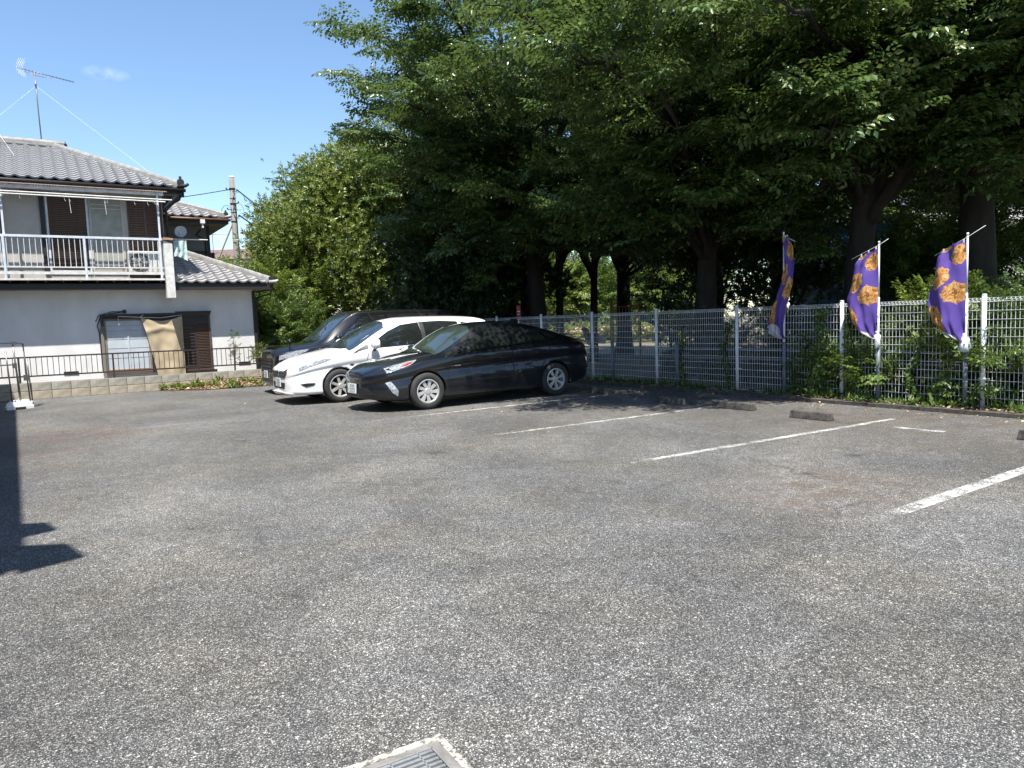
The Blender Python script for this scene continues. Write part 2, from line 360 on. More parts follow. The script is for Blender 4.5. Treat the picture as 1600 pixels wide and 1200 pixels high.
# grey pipe railing in front of the mesh, its posts carry the banners
rail = thing('pipe_railing', 'low grey pipe railing with two rails running along the mesh fence', 'railing', fen(0, -.10), FANG)
GP = [-7.6, -5.3, -3.27, -1.38, 1.06, 2.70, 3.93, 6.4]
for g in GP:
    b = MB(); b.tube([(0, 0, 0), (0, 0, .93)], .031, 12); b.tube([(0, 0, .40), (0, 0, .415)], .034, 12); b.tube([(0, 0, .93), (0, 0, .95)], [.031, .012], 12)
    b.build('post', M_STEEL, rail, True, loc=(-g, 0, 0))
for z in (.80, .62):
    b = MB(); b.tube([(-8.4 + i * 1.0, -.185, z + .004 * math.sin(i)) for i in range(19)], .017, 8); b.build('rail', M_STEEL, rail, True)

# ------------------------------------------------------------------ banners
def cloth_mat():
    m, nt, p = new_mat('banner_print'); N = nt.nodes; L = nt.links
    uv = N.new('ShaderNodeUVMap'); nz = N.new('ShaderNodeTexNoise'); nz.inputs['Scale'].default_value = 9; nz.inputs['Detail'].default_value = 3; L.new(uv.outputs[0], nz.inputs['Vector'])
    cr = N.new('ShaderNodeTexNoise'); cr.inputs['Scale'].default_value = 15; cr.inputs['Detail'].default_value = 6; cr.inputs['Roughness'].default_value = .75; cr.inputs['Distortion'].default_value = 1.2; L.new(uv.outputs[0], cr.inputs['Vector'])
    ram = N.new('ShaderNodeValToRGB'); L.new(cr.outputs[0], ram.inputs[0]); e = ram.color_ramp.elements
    e[0].color = (.10, .035, .012, 1); e[0].position = .38; e[1].color = (.78, .56, .28, 1); e[1].position = .66
    k = e.new(.48); k.color = (.55, .24, .06, 1)
    col = (.12, .075, .34)
    def ell(u, v_, ru, rv, ang, prev, inner=None):
        mp = N.new('ShaderNodeMapping'); mp.vector_type = 'TEXTURE'; mp.inputs['Location'].default_value = (u, v_, 0); mp.inputs['Rotation'].default_value = (0, 0, ang); mp.inputs['Scale'].default_value = (ru, rv, 1)
        L.new(uv.outputs[0], mp.inputs['Vector']); ln = N.new('ShaderNodeVectorMath'); ln.operation = 'LENGTH'; L.new(mp.outputs[0], ln.inputs[0])
        ad = N.new('ShaderNodeMath'); ad.operation = 'MULTIPLY_ADD'; L.new(nz.outputs[0], ad.inputs[0]); ad.inputs[1].default_value = .8; L.new(ln.outputs['Value'], ad.inputs[2])
        f = _range(nt, ad.outputs[0], 1.42, 1.37); return _mixcol(nt, f, prev, inner or ram.outputs[0])
    c = ell(.48, 1.30, .17, .16, .3, col)
    c = ell(.14, 1.47, .14, .06, .1, c); c = ell(.16, .96, .20, .15, .35, c); c = ell(.50, .74, .21, .15, -.3, c)
    c = ell(.14, .38, .17, .20, .5, c); c = ell(.18, .09, .26, .12, .0, c, (.62, .60, .62))
    L.new(c, p.inputs['Base Color']); p.inputs['Roughness'].default_value = .75; p.inputs['Specular IOR Level'].default_value = .25
    t = N.new('ShaderNodeBsdfTranslucent'); L.new(c, t.inputs[0]); mx = N.new('ShaderNodeMixShader'); mx.inputs[0].default_value = .3
    L.new(p.outputs[0], mx.inputs[1]); L.new(t.outputs[0], mx.inputs[2]); L.new(mx.outputs[0], N['Material Output'].inputs[0]); return m
M_BAN = cloth_mat()
M_BAG = mat('thin_plastic', (.72, .72, .74), .4, col2=(.5, .5, .55), scale=20, bump=.3)
M_CORD = mat('dark_cord', (.02, .02, .02), .6)
# profile rows: for each height, (left edge x, pole edge x, belly depth) in metres along the fence; x grows towards the right of the photo (towards camera)
def banner(d, ztop, prof, arm, label, tie=0):
    r_ = random.Random(int(d * 100)); root = thing('banner', label, 'banner flag', fen(-d, -.10, 0), FANG + PI, 'purple banner flags tied to grey pipes')
    # local: +x towards the camera along the fence, +y towards the park, -y to the lot
    b = MB(); b.tube([(0, 0, .5), (0, 0, 1.62)], .016, 10); b.tube([(0, 0, 1.60), (0, 0, ztop)], .0125, 10); b.tube([(0, 0, ztop), (0, 0, ztop + .03)], [.017, .014], 10); b.build('pole', M_WHITE, root, True)
    (ax0, az0), (ax1, az1) = arm
    b = MB(); b.tube([(ax0, -.02, az0), (0, -.012, ztop - .03), (ax1, .0, az1)], .0036, 6); b.build('crossbar', M_WHITE, root, True)
    nv, nu = 56, 22; P = []; uvs = []
    prof = sorted(prof)
    zs = [q[0] for q in prof]
    def ip(z, i):
        for a, c in zip(prof, prof[1:]):
            if a[0] <= z <= c[0]:
                t = (z - a[0]) / (c[0] - a[0]); t = t * t * (3 - 2 * t) * .5 + t * .5; return a[i] + (c[i] - a[i]) * t
        return prof[0][i] if z < zs[0] else prof[-1][i]
    for j in range(nv + 1):
        vv = j / nv; row = []
        z = zs[0] + (zs[-1] - zs[0]) * vv
        for i in range(nu + 1):
            u = i / nu; xl, xr, dep = ip(z, 1), ip(z, 2), ip(z, 3); sag = ip(z, 4)
            x = xl + (xr - xl) * u
            low = max(0, 1 - vv * 2.4)
            y = -dep * math.sin(PI * u) - .034 * math.sin(u * 26 + vv * 5) * (low * 1.1 + .10) - .03 * math.sin(vv * 13 + u * 5 + d) * (1 - u) - .028 * math.sin(vv * 34 - u * 16 + d * 2) * max(0, low - .35) - .02 * math.sin(u * 11 + vv * 8 + d * 3) - .012 * mn.noise(Vector((u * 4, vv * 7, d)))
            zz = z - sag * math.sin(PI * (u ** 1.0)) - (.10 * (1 - u) * -1 if False else 0) + ip(z, 5) * (1 - u)
            row.append((x, y - .015, zz))
        P.append(row)
    b = MB(); b.grid(P); me = b.mesh('cloth', M_BAN, True, fix=False); ul = me.uv_layers.new(name='UVMap')
    for l in me.loops:
        q = l.vertex_index; ul.data[l.index].uv = ((q % (nu + 1)) / nu * .62, (q // (nu + 1)) / nv * 1.5)
    c = link('cloth', me, root)
    for k in range(3):
        u = .12 + k * .38; zt = ztop - .055 + (az0 - ztop) * (1 - u) * .6
        x = prof[-1][1] + (prof[-1][2] - prof[-1][1]) * u
        b = MB(); b.box((x, -.018, zt), (.018, .008, .05)); b.build('loop', M_WHITE, root)
    if tie:
        b = MB(); pr = [(.012, .10), (.03, .085), (.022, .06), (.05, .03), (.060 * tie, -.05), (.075 * tie, -.10), (.05 * tie, -.15), (.02, -.165)]
        b.lathe(pr, 16, 'z', (.0, -.03, zs[0] + .02))
        b.v = [(x + .03 * mn.noise(Vector((x * 30, y * 30, z * 20))), y + .018 * mn.noise(Vector((x * 30, y * 30, z * 20 + 9))), z) for x, y, z in b.v]
        b.build('tied_bag' if tie < 1.05 else 'tied_end', M_BAG, root, True)
        b = MB(); b.tube([(-.25, -.03, 1.75), (-.16, -.05, 1.55), (-.03, -.03, 1.38), (0, -.02, 1.36)], .004, 5); b.tube([(0.0, -.02, 1.62), (.035, -.02, 1.5), (.03, -.02, 1.36), (0, -.02, 1.34)], .003, 5); b.build('cord', M_WHITE, root, True)
    return root
# (z, left x, pole x, belly, sag, left-edge lift)
banner(1.06, 2.75, [(1.00, -.04, .03, .02, 0, .0), (1.06, -.27, .03, .02, 0, .04), (1.25, -.30, .02, .03, 0, .02), (1.5, -.26, .04, .05, 0, 0), (1.7, -.12, .10, .06, 0, 0), (1.95, .0, .18, .05, 0, 0), (2.25, .0, .22, .03, 0, 0), (2.5, .0, .20, .03, 0, 0), (2.70, .0, .09, .02, 0, 0)], ((.0, 2.75), (.22, 2.6)), 'half shaded purple banner with fried chicken prints, curled into an S')
banner(2.70, 2.42, [(1.00, -.02, .0, .03, .0, .0), (1.06, -.16, .0, .08, .03, .0), (1.15, -.31, .0, .13, .05, .0), (1.30, -.43, .0, .17, .05, .0), (1.6, -.49, .0, .17, .03, 0), (1.9, -.42, .0, .11, .0, 0), (2.1, -.35, .0, .06, 0, 0), (2.34, -.30, .0, .04, 0, -.10)], ((-.42, 2.22), (.14, 2.47)), 'sunlit purple banner tied with a small white bag, middle of three', .62)
banner(3.93, 2.40, [(.96, -.02, .0, .03, .0, .0), (1.02, -.16, .0, .08, .03, .0), (1.12, -.31, .0, .13, .06, .0), (1.28, -.43, .0, .18, .05, .0), (1.6, -.50, .0, .17, .03, 0), (1.9, -.42, .0, .11, .0, 0), (2.1, -.38, .0, .06, 0, 0), (2.34, -.34, .0, .04, 0, -.12)], ((-.42, 2.16), (.22, 2.50)), 'sunlit purple banner bunched up at its foot, beside the white post at right', 1.1)

# ------------------------------------------------------------------ block wall and brown fence before the house
M_BLK = mat('block_upper', (.36, .34, .29), .92, col2=(.20, .185, .155), scale=7, bump=.5, bscale=70, lo=.4, hi=.7)
M_BLKY = mat('block_lower', (.40, .35, .27), .92, col2=(.24, .205, .155), scale=7, bump=.5, bscale=70, lo=.4, hi=.7)
M_MORT = mat('mortar', (.13, .12, .10), .95, bump=.4)
HA = math.atan2(wd.y, wd.x)
wall = thing('block_wall', 'low two course concrete block wall below the brown fence', 'block wall', bwB, HA)
b = MB(); b.b2((-14, .012, -.1), (3.2, .098, .392)); b.build('mortar_core', M_MORT, wall)
bm_ = {}
for c_, mm in ((0, M_BLKY), (1, M_BLK)):
    q = MB(); q.box((0, 0, 0), (.392, .118, .188)); bm_[c_] = [q.mesh('block', mm)]
    bmm = bmesh.new(); bmm.from_mesh(bm_[c_][0]); bmesh.ops.bevel(bmm, geom=bmm.edges[:], offset=.004, segments=1, affect='EDGES'); bmm.to_mesh(bm_[c_][0]); bmm.free()
for c_ in (0, 1):
    for i in range(42):
        x = 3.0 - .4 * i - .2
        link('block', bm_[c_][0], wall, (x + rnd.uniform(-.002, .002), .055 + rnd.uniform(-.003, .003), .095 + .2 * c_))
M_BRN = mat('brown_metal', (.035, .022, .017), .45)
bf = thing('brown_fence', 'thin dark brown metal bar fence on top of the block wall', 'fence', bwB + Vector((0, 0, .395)), HA)
for z in (.15, .60):
    b = MB(); b.box((-5.2, .055, z), (16.4, .03, .035)); b.build('rail', M_BRN, bf)
pm = MB().box((0, 0, .31), (.04, .04, .63)).mesh('post', M_BRN)
bmh = MB().box((0, 0, .375), (.014, .014, .45)).mesh('bar', M_BRN)
x = 2.6; i = 0
while x > -13:
    if i % 17 == 0: link('post', pm, bf, (x, .055, -.01))
    else: link('bar', bmh, bf, (x, .055, 0))
    x -= .115; i += 1

# ------------------------------------------------------------------ the house (local: x along the wall to the right, y into the house)
M_WALL = mat('white_stucco', (.80, .79, .78), .9, col2=(.66, .65, .64), scale=1.3, bump=.9, bscale=38, stretch=(1, 1, .5))
M_CREAM = mat('cream_panel', (.50, .47, .42), .85, col2=(.42, .395, .35), scale=2, bump=.2, bscale=60)
M_GRW = mat('grey_stucco', (.20, .20, .18), .9, col2=(.15, .15, .135), scale=3, bump=.4, bscale=50)
M_TILE = mat('kawara_tile', (.42, .41, .405), .33, col2=(.27, .265, .26), scale=4, spec=.6, bump=.12, bscale=60)
M_RIDG = mat('ridge_tile', (.30, .29, .27), .55, col2=(.18, .175, .165), scale=6, bump=.3, bscale=60)
M_BLACK = mat('black_trim', (.02, .018, .017), .55)
M_SHUT = mat('brown_shutter', (.11, .065, .05), .5, col2=(.075, .045, .035), scale=8)
M_GLASS = mat('window_glass', (.09, .11, .12), .06, col2=(.12, .14, .145), scale=.8, spec=.8)
M_CURT = mat('pale_curtain', (.36, .36, .31), .8, col2=(.28, .28, .24), scale=5)
M_BLND = mat('pale_blind', (.50, .54, .58), .6, col2=(.42, .46, .50), scale=3)
M_RAIL = mat('pale_rail', (.66, .70, .74), .4, col2=(.52, .56, .60), scale=8)
M_WTRM = mat('white_trim', (.72, .71, .68), .6, col2=(.52, .51, .48), scale=7, bump=.2)
M_RUST = mat('brown_gutter', (.17, .08, .05), .5, col2=(.09, .05, .035), scale=9)
M_SOFF = mat('soffit', (.22, .20, .17), .85)
M_CORR = mat('corrugated_sheet', (.21, .165, .14), .6, col2=(.14, .11, .095), scale=5)
M_BRCAP = mat('brown_cap', (.26, .15, .10), .6)
HAN = R(32.4); HO = Vector((-7.02, 19.74, 0))
house = thing('tiled_house', 'two storey white house with grey tiled roofs behind the block wall', 'house', HO, HAN)
Mh = Matrix.Translation(HO) @ Matrix.Rotation(HAN, 4, 'Z')
WT = 1.0
b = MB(); b.b2((-10, WT, -.05), (.40, 9, 2.62)); hw = b.build('wall', M_WALL, house)
b = MB(); b.b2((-10, WT - .02, 2.80), (-1.78, 7.3, 5.05)); b.build('upper_wall', M_CREAM, house)
b = MB(); b.b2((-1.76, 4.2, 2.7), (-.12, 8, 4.86)); b.build('wing_wall', M_GRW, house)
b = MB(); b.b2((.36, WT - .03, 0), (.44, WT + .05, 2.55)); b.build('corner_board', M_BLACK, house)
# vents low on the wall
for s_ in (-4.15, -1.0, .05):
    b = MB(); b.b2((s_ - .16, WT - .015, .50), (s_ + .16, WT + .02, .58)); b.build('vent', M_BLACK, house)
def roof_tiles(root, origin, ux, uy, inside, cols, rows, budget, tile_me, stuff):
    """tiles on a plane: origin at the eave, ux along the eave, uy up the slope; inside(s, r) keeps a tile"""
    ux, uy = Vector(ux).normalized(), Vector(uy).normalized(); nz = ux.cross(uy)
    if nz.z < 0: nz = -nz
    Mr = Matrix((ux, ux * 0, nz)).transposed()
    made = 0
    for rr in range(rows):
        for cc in range(cols[0], cols[1]):
            if not inside(cc * .265 + .13, rr * .235 + .12): continue
            p = Vector(origin) + ux * (cc * .265) + uy * (rr * .235) + nz * rnd.uniform(0, .004)
            Mt = Matrix(((ux.x, uy.x, nz.x, p.x), (ux.y, uy.y, nz.y, p.y), (ux.z, uy.z, nz.z, p.z), (0, 0, 0, 1)))
            if budget[0] > 0:
                o = bpy.data.objects.new('tile', tile_me); COL.objects.link(o); o.parent = root; o.matrix_local = Mt; budget[0] -= 1
            else: stuff.add([Mt @ v_.co for v_ in tile_me.vertices], [tuple(f.vertices) for f in tile_me.polygons])
            made += 1
    return made
def tile_mesh():
    b = MB(); n = 8; prof = []
    for i in range(n + 1):
        t = i / n; x = t * .275
        z = .035 * math.cos(t * 2 * PI * .5 * 2 * .9 - .5) if False else (.03 * math.sin(PI * min(1, t / .42)) if t < .42 else -.018 * math.sin(PI * (t - .42) / .58))
        prof.append((x, z))
    top = [[(x, y, z + .048 - .044 * (y / .29)) for (x, z) in prof] for y in (0, .29)]
    bot = [[(x, .0, z + .004) for (x, z) in prof]]
    b.grid(top); b.grid([bot[0], [(x, 0, z + .048) for (x, z) in prof]])
    return b.mesh('tile', M_TILE, True, fix=False)
TILE = tile_mesh()
TILE.polygons.foreach_set('use_smooth', [True] * 8 + [False] * 8)
def ridge_row(root, p0, p1, r=.075, step=.27, lift=.06, base=True, m=None):
    p0, p1 = Vector(p0), Vector(p1); d = p1 - p0; n = max(1, int(d.length / step)); dn = d.normalized()
    side = dn.cross(Vector((0, 0, 1))).normalized(); up = side.cross(dn)
    if base:
        b = MB()
        for k, (w, h) in enumerate(((.13, .0), (.115, .035), (.10, .07))):
            c = [p0 + up * (h - .02), p1 + up * (h - .02)]
            vs = [c[0] - side * w, c[0] + side * w, c[1] + side * w, c[1] - side * w]; vs += [q + up * .034 for q in vs]
            b.add(vs, [(0, 1, 2, 3), (4, 7, 6, 5), (0, 4, 5, 1), (1, 5, 6, 2), (2, 6, 7, 3), (3, 7, 4, 0)])
        b.build('ridge_base', M_RIDG, root)
    for k in range(n):
        a, c = p0 + dn * (k * d.length / n), p0 + dn * ((k + 1.08) * d.length / n)
        b = MB(); b.tube([a + up * (lift + .035), c + up * (lift + .035)], [r, r * .86], 8); b.build('ridge_tile', M_RIDG, root, False)
def end_ornament(root, p, s=1.):
    b = MB(); p = Vector(p)
    b.lathe([(.0, -.03), (.075 * s, -.03), (.09 * s, 0), (.06 * s, .03), (0, .03)], 12, 'y', p + Vector((0, 0, .10 * s)))
    b.box(p + Vector((0, .03, .06 * s)), (.16 * s, .06, .16 * s)); b.box(p + Vector((0, .03, .2 * s)), (.06 * s, .05, .10 * s)); b.build('end_tile', M_BLACK, root)
budget = [120]
# main roof (hip)
EZ, RZ = 5.22, 6.76
mroof = None
def plate(name, pts, th, m, root):
    n = (Vector(pts[1]) - Vector(pts[0])).cross(Vector(pts[2]) - Vector(pts[0])).normalized()
    if n.z < 0: n = -n
    b = MB(); k_ = len(pts); vs = [Vector(p) for p in pts] + [Vector(p) - n * th for p in pts]
    b.add(vs, [tuple(range(k_)), tuple(range(2 * k_ - 1, k_ - 1, -1))] + [(i, (i + 1) % k_, (i + 1) % k_ + k_, i + k_) for i in range(k_)])
    return b.build(name, m, root)
e0, e1 = -10.2, -1.30; yf, yr, yb = .60, 4.3, 8.0; rx = -4.05
M_UND = mat('roof_underlay', (.07, .07, .07), .9)
mroof = plate('main_roof', [(e0, yf, EZ), (e1, yf, EZ), (rx, yr, RZ), (e0, yr, RZ)], .10, M_UND, house)
plate('roof_side', [(e1, yf, EZ), (e1, yb, EZ), (rx, yr, RZ)], .10, M_UND, mroof)
slope = Vector((0, yr - yf, RZ - EZ)); SL = slope.length
st1 = MB()
ncol = int((e1 - e0) / .265)
roof_tiles(mroof, (e1 - .265 * ncol, yf - .05, EZ + .015), (1, 0, 0), slope, lambda s, r_: (s + e1 - .265 * ncol) < e1 - .10 - (r_ / SL) * (e1 - rx), (12, ncol), int(SL / .235) + 1, [300 - 60], TILE, st1)
if st1.v: tag(st1.build('tile_field', M_TILE, mroof, True, fix=False), kind='stuff')
ridge_row(mroof, (e0, yr, RZ + .06), (rx + .28, yr, RZ + .06), .08)
ridge_row(mroof, (rx + .05, yr - .05, RZ - .02), (e1 - .05, yf + .05, EZ + .02), .07)
end_ornament(mroof, (e1 - .05, yf - .02, EZ + .05)); end_ornament(mroof, (rx + .30, yr, RZ + .05), .7)
b = MB(); b.tube([(e1 - .12, yf - .02, EZ + .03), (e1 + .05, yf - .10, EZ + .05), (e1 + .12, yf - .14, EZ + .09)], [.05, .05, .035], 8); b.build('corner_tile', M_BLACK, mroof, True)
b = MB(); b.b2((e0, yf - .02, EZ - .16), (e1, yf + .10, EZ - .03)); b.b2((e1 - .10, yf + .1, EZ - .16), (e1, yb, EZ - .03)); b.build('fascia', M_BLACK, house)
b = MB(); b.tube([(e0, yf - .07, EZ - .05), (e1 + .05, yf - .07, EZ - .07)], .045, 8); b.build('gutter', M_BLACK, house, True)
b = MB(); b.b2((e0, yf + .1, EZ - .14), (e1 - .1, WT + .02, EZ - .11)); b.build('soffit', M_SOFF, house)
b = MB(); b.tube([(-1.35, .62, EZ - .15), (-1.40, .66, EZ - .3), (-1.62, .8, EZ - .42), (-1.70, .93, EZ - .5), (-1.70, .94, 2.9)], .028, 8); b.box((-1.35, .60, EZ - .16), (.12, .12, .14)); b.build('downpipe', M_BLACK, house, True)
# wing roof
WZ = 4.92; wf, wr_, we = 3.62, 5.35, .42
wing = plate('wing_roof', [(-1.76, wf, WZ), (we, wf, WZ), (we - 1.75, wr_, WZ + .72), (-1.76, wr_, WZ + .72)], .10, M_UND, house)
plate('roof_side', [(we, wf, WZ), (we, wf + 3.5, WZ), (we - 1.75, wr_, WZ + .72)], .10, M_UND, wing)
sl = Vector((0, wr_ - wf, .72))
st2 = MB(); roof_tiles(wing, (-1.76, wf - .05, WZ + .015), (1, 0, 0), sl, lambda s, r_: s - 1.76 < we - .1 - r_ / sl.length * 1.75, (0, 9), 8, [60], TILE, st2)
if st2.v: tag(st2.build('tile_field', M_TILE, wing, True, fix=False), kind='stuff')
ridge_row(wing, (we - 1.75, wr_ - .03, WZ + .72), (we - .05, wf + .05, WZ + .03), .06); ridge_row(wing, (-1.76, wr_, WZ + .74), (we - 1.7, wr_, WZ + .74), .065)
end_ornament(wing, (we - .06, wf - .0, WZ + .05), .8)
b = MB(); b.tube([(we - .1, wf - .02, WZ + .03), (we + .08, wf - .12, WZ + .07)], [.045, .03], 8); b.build('corner_tile', M_TILE, wing, True)
b = MB(); b.b2((-1.76, wf - .01, WZ - .17), (we, wf + .08, WZ - .03)); b.b2((we - .08, wf + .08, WZ - .17), (we, wf + 3.4, WZ - .03)); b.build('fascia', M_BLACK, house)
b = MB(); b.tube([(-1.76, wf - .06, WZ - .05), (we + .05, wf - .06, WZ - .06)], .04, 8); b.build('gutter', M_RUST, house, True)
b = MB(); b.box((-.35, wf - .06, WZ - .13), (.13, .11, .12)); b.box((-.35, wf - .06, WZ - .25), (.05, .05, .14)); b.build('rain_head', M_WHITE, house)
b = MB(); b.tube([(-.35, wf - .06, WZ - .3), (-.5, wf + .3, WZ - .5), (-.2, 4.15, WZ - .6), (-.2, 4.15, 3.4)], .022, 8); b.build('downpipe', M_BLACK, house, True)
plate('wing_soffit', [(-1.76, wf + .08, WZ - .16), (we - .08, wf + .08, WZ - .16), (we - .08, 7, WZ - .16), (-1.76, 7, WZ - .16)], .02, M_SOFF, house)
b = MB()
for i in range(14): b.box((-.64, 4.185, 2.9 + i * .07), (1.0, .03, .055), rx=.3)
b.build('louvre', M_GRW, house); b = MB(); b.b2((-1.3, 4.15, 3.88), (-.12, 4.2, 3.96)); b.b2((-.14, 4.15, 3.3), (-.06, 4.24, 4.76)); b.build('trim', M_BLACK, house)
b = MB(); b.b2((-.05, 4.5, 3.3), (.12, 4.9, 3.95)); b.build('shutter_box', M_BLACK, house)
# lower roof on the right
LZ = 2.74; lf, lt, le = .54, 4.2, .86
low = plate('lower_roof', [(-1.74, lf, LZ), (le, lf, LZ), (le - 1.95, lt - .65, LZ + 1.08), (-1.74, lt - .65, LZ + 1.08)], .10, M_UND, house)
plate('roof_side', [(le, lf, LZ), (le, lf + 5.6, LZ), (le - 1.95, lt - .65, LZ + 1.08)], .10, M_UND, low)
sl = Vector((0, lt - .65 - lf, 1.08))
st3 = MB(); roof_tiles(low, (-1.74, lf - .05, LZ + .015), (1, 0, 0), sl, lambda s, r_: s - 1.74 < le - .1 - r_ / sl.length * 1.95, (0, 10), 14, [90], TILE, st3)
if st3.v: tag(st3.build('tile_field', M_TILE, low, True, fix=False), kind='stuff')
ridge_row(low, (le - 1.95, lt - .7, LZ + 1.08), (le - .05, lf + .05, LZ + .03), .065)
end_ornament(low, (le - .05, lf, LZ + .05), .8)
b = MB(); b.tube([(le - .12, lf - .02, LZ + .03), (le + .06, lf - .08, LZ + .05), (le + .12, lf - .11, LZ + .08)], [.05, .045, .03], 8); b.build('corner_tile', M_TILE, low, True)
b = MB(); b.b2((-1.74, lf - .01, LZ - .17), (le, lf + .08, LZ - .03)); b.b2((le - .08, lf + .08, LZ - .17), (le, 6, LZ - .03)); b.build('fascia', M_BLACK, house)
b = MB(); b.b2((-1.74, lf + .08, LZ - .15), (le - .08, WT, LZ - .125)); b.b2((.40, WT, LZ - .15), (le - .08, 6, LZ - .125)); b.build('soffit', M_CREAM, house)
b = MB(); b.tube([(le - .05, lf, LZ - .12), (le - .05, .7, LZ - .28), (.5, .9, LZ - .38), (.46, .94, 2.2), (.46, .94, .1)], .025, 8); b.build('downpipe', M_BLACK, house, True)
# balcony and the pent strip below it
b = MB(); b.b2((-10, .50, 2.80), (-1.86, WT - .02, 2.86)); b.build('balcony_floor', M_BLACK, house)
b = MB(); b.b2((-10, .54, 2.60), (-1.74, .61, 2.74)); b.build('fascia', M_BLACK, house)
b = MB(); b.b2((-10, .61, 2.60), (-1.74, WT, 2.63)); b.build('soffit', M_SOFF, house)
b = MB(); b.grid([[(-10, .50, 2.76), (-10, WT, 2.80)], [(-1.76, .50, 2.76), (-1.76, WT, 2.80)]]); b.grid([[(-10, .50, 2.74), (-10, WT, 2.76)], [(-1.76, .50, 2.74), (-1.76, WT, 2.76)]]); b.build('pent_sheet', M_BRCAP, house)
i = 0
for k in range(22):
    x = -1.98 - k * .36
    b = MB(); b.tube([(x - .02, .50, 2.79), (x - .02, .70, 2.80)], .022, 6); b.build('pent_rib', M_RUST, house)
bal = thing('balcony_railing', 'pale metal balcony railing across the upper floor of the house', 'railing', Mh @ Vector((0, 0, 0)), HAN)
for (z, h, y) in ((3.86, .055, .45), (3.13, .03, .45), (2.99, .065, .45), (2.84, .045, .44)):
    b = MB(); b.b2((-10, y - .02, z - h / 2), (-1.92, y + .02, z + h / 2)); b.build('rail', M_RAIL if z > 3.5 else M_WTRM, bal)
bm2 = MB().box((0, 0, 3.49), (.014, .014, .72)).mesh('bar', M_RAIL)
x = -2.02; k = 0
while x > -8.5:
    link('bar', bm2, bal, (x, .45, 0)); x -= .115
for x in (-1.98, -3.66, -5.30, -7.0):
    b = MB(); b.box((x, .45, 3.35), (.05, .05, 1.02)); b.build('post', M_RAIL, bal)
for x in (-1.95, -5.27, -8.5):
    b = MB(); b.box((x, .50, 3.97), (.045, .045, 2.12)); b.build('tall_post', M_RAIL, house)
b = MB(); b.b2((-10, .46, 4.98), (-1.80, .55, 5.06)); b.build('awning_beam', M_WTRM, house)
# corrugated awning strip between beam and gutter
P = [[], []]
for i in range(500):
    x = -10 + i * .0166; z = .006 * math.sin(i * 1.9); P[0].append((x, .40, 5.06 + z)); P[1].append((x, .62, 5.14 + z))
b = MB(); b.grid(P); b.build('awning_sheet', M_CORR, house, fix=False)
# laundry poles
for z, y, x1 in ((4.86, .38, -1.62), (4.80, .36, -1.78)):
    b = MB(); b.tube([(-9, y, z + .02), (x1, y, z)], .016, 8); o = b.build('laundry_pole', M_WTRM); o.matrix_world = Mh
    tag(o, 'white laundry pole under the upper eave' + (', the longer upper one' if x1 > -1.7 else ', the lower of the pair'), 'laundry pole', 'laundry poles on the balcony')
b = MB(); b.tube([(-1.95, .47, 4.72), (-2.08, .36, 4.80)], .018, 6); b.tube([(-5.27, .47, 4.72), (-5.2, .36, 4.80)], .018, 6); b.build('pole_hook', M_WTRM, house)
for hx in (-4.0, -3.9, -3.15, -3.1, -2.5, -2.2, -4.9):
    b = MB(); b.tube([(hx, .36, 4.80), (hx + .01, .37, 4.72), (hx + .03, .37, 4.70)], .006, 5)
    if hx in (-3.9, -3.15): b.tube([(hx, .36, 4.74), (hx + .02, .36, 4.42)], .007, 5)
    o = b.build('hanger', M_WTRM); o.matrix_world = Mh; tag(o, 'small white hook dangling from the laundry pole', 'hanger', 'hooks and clips on the laundry poles')
# upper windows: door frame, slatted shutter, pane, shutter
def slats(name, x0, x1, z0, z1, y, m, root, step=.045, th=.03):
    n = int((z1 - z0) / step); me = MB().box((0, 0, 0), (x1 - x0, .012, th), rx=.5).mesh('slat', m)
    for i in range(n): link('slat', me, root, ((x0 + x1) / 2, y, z0 + (i + .5) * (z1 - z0) / n))
def window(name, x0, x1, z0, z1, y, m_fr, w=.045, label=None):
    b = MB()
    b.b2((x0, y - .03, z0), (x0 + w, y + .01, z1)); b.b2((x1 - w, y - .03, z0), (x1, y + .01, z1)); b.b2((x0 + w, y - .03, z1 - w), (x1 - w, y + .01, z1)); b.b2((x0 + w, y - .03, z0), (x1 - w, y + .01, z0 + w))
    return b.build(name, m_fr, house)
yw = WT - .03
b = MB(); b.b2((-4.52, yw - .05, 3.02), (-4.42, yw, 4.98)); b.b2((-5.33, yw - .04, 3.0), (-5.27, yw, 4.98)); b.build('post_strip', M_BLACK, house)
w1 = window('shutter_window', -4.40, -3.50, 3.05, 4.95, yw, M_RAIL); b = MB(); b.b2((-4.36, yw - .002, 3.1), (-3.54, yw + .005, 4.9)); b.build('backing', M_BLACK, w1); slats('s', -4.35, -3.55, 3.10, 4.90, yw - .016, M_SHUT, w1)
w2 = window('window', -3.48, -2.72, 3.05, 4.93, yw, M_CREAM); b = MB(); b.b2((-3.44, yw - .012, 3.1), (-2.76, yw - .002, 4.87)); b.build('pane', M_CURT, w2)
b = MB(); b.b2((-3.44, yw - .018, 4.64), (-2.76, yw - .013, 4.65)); b.b2((-3.44, yw - .018, 4.74), (-2.76, yw - .013, 4.75)); b.build('curtain_line', M_WALL, w2)
w3 = window('shutter_window', -2.62, -1.80, 3.05, 4.93, yw, M_SHUT, .03); b = MB(); b.b2((-2.6, yw - .002, 3.07), (-1.83, yw + .005, 4.9)); b.build('backing', M_BLACK, w3); slats('s', -2.585, -1.83, 3.10, 4.90, yw - .016, M_SHUT, w3, .06, .05)
b = MB(); b.b2((-2.24, yw - .035, 3.08), (-2.19, yw - .02, 4.9)); b.build('stile', M_SHUT, w3)
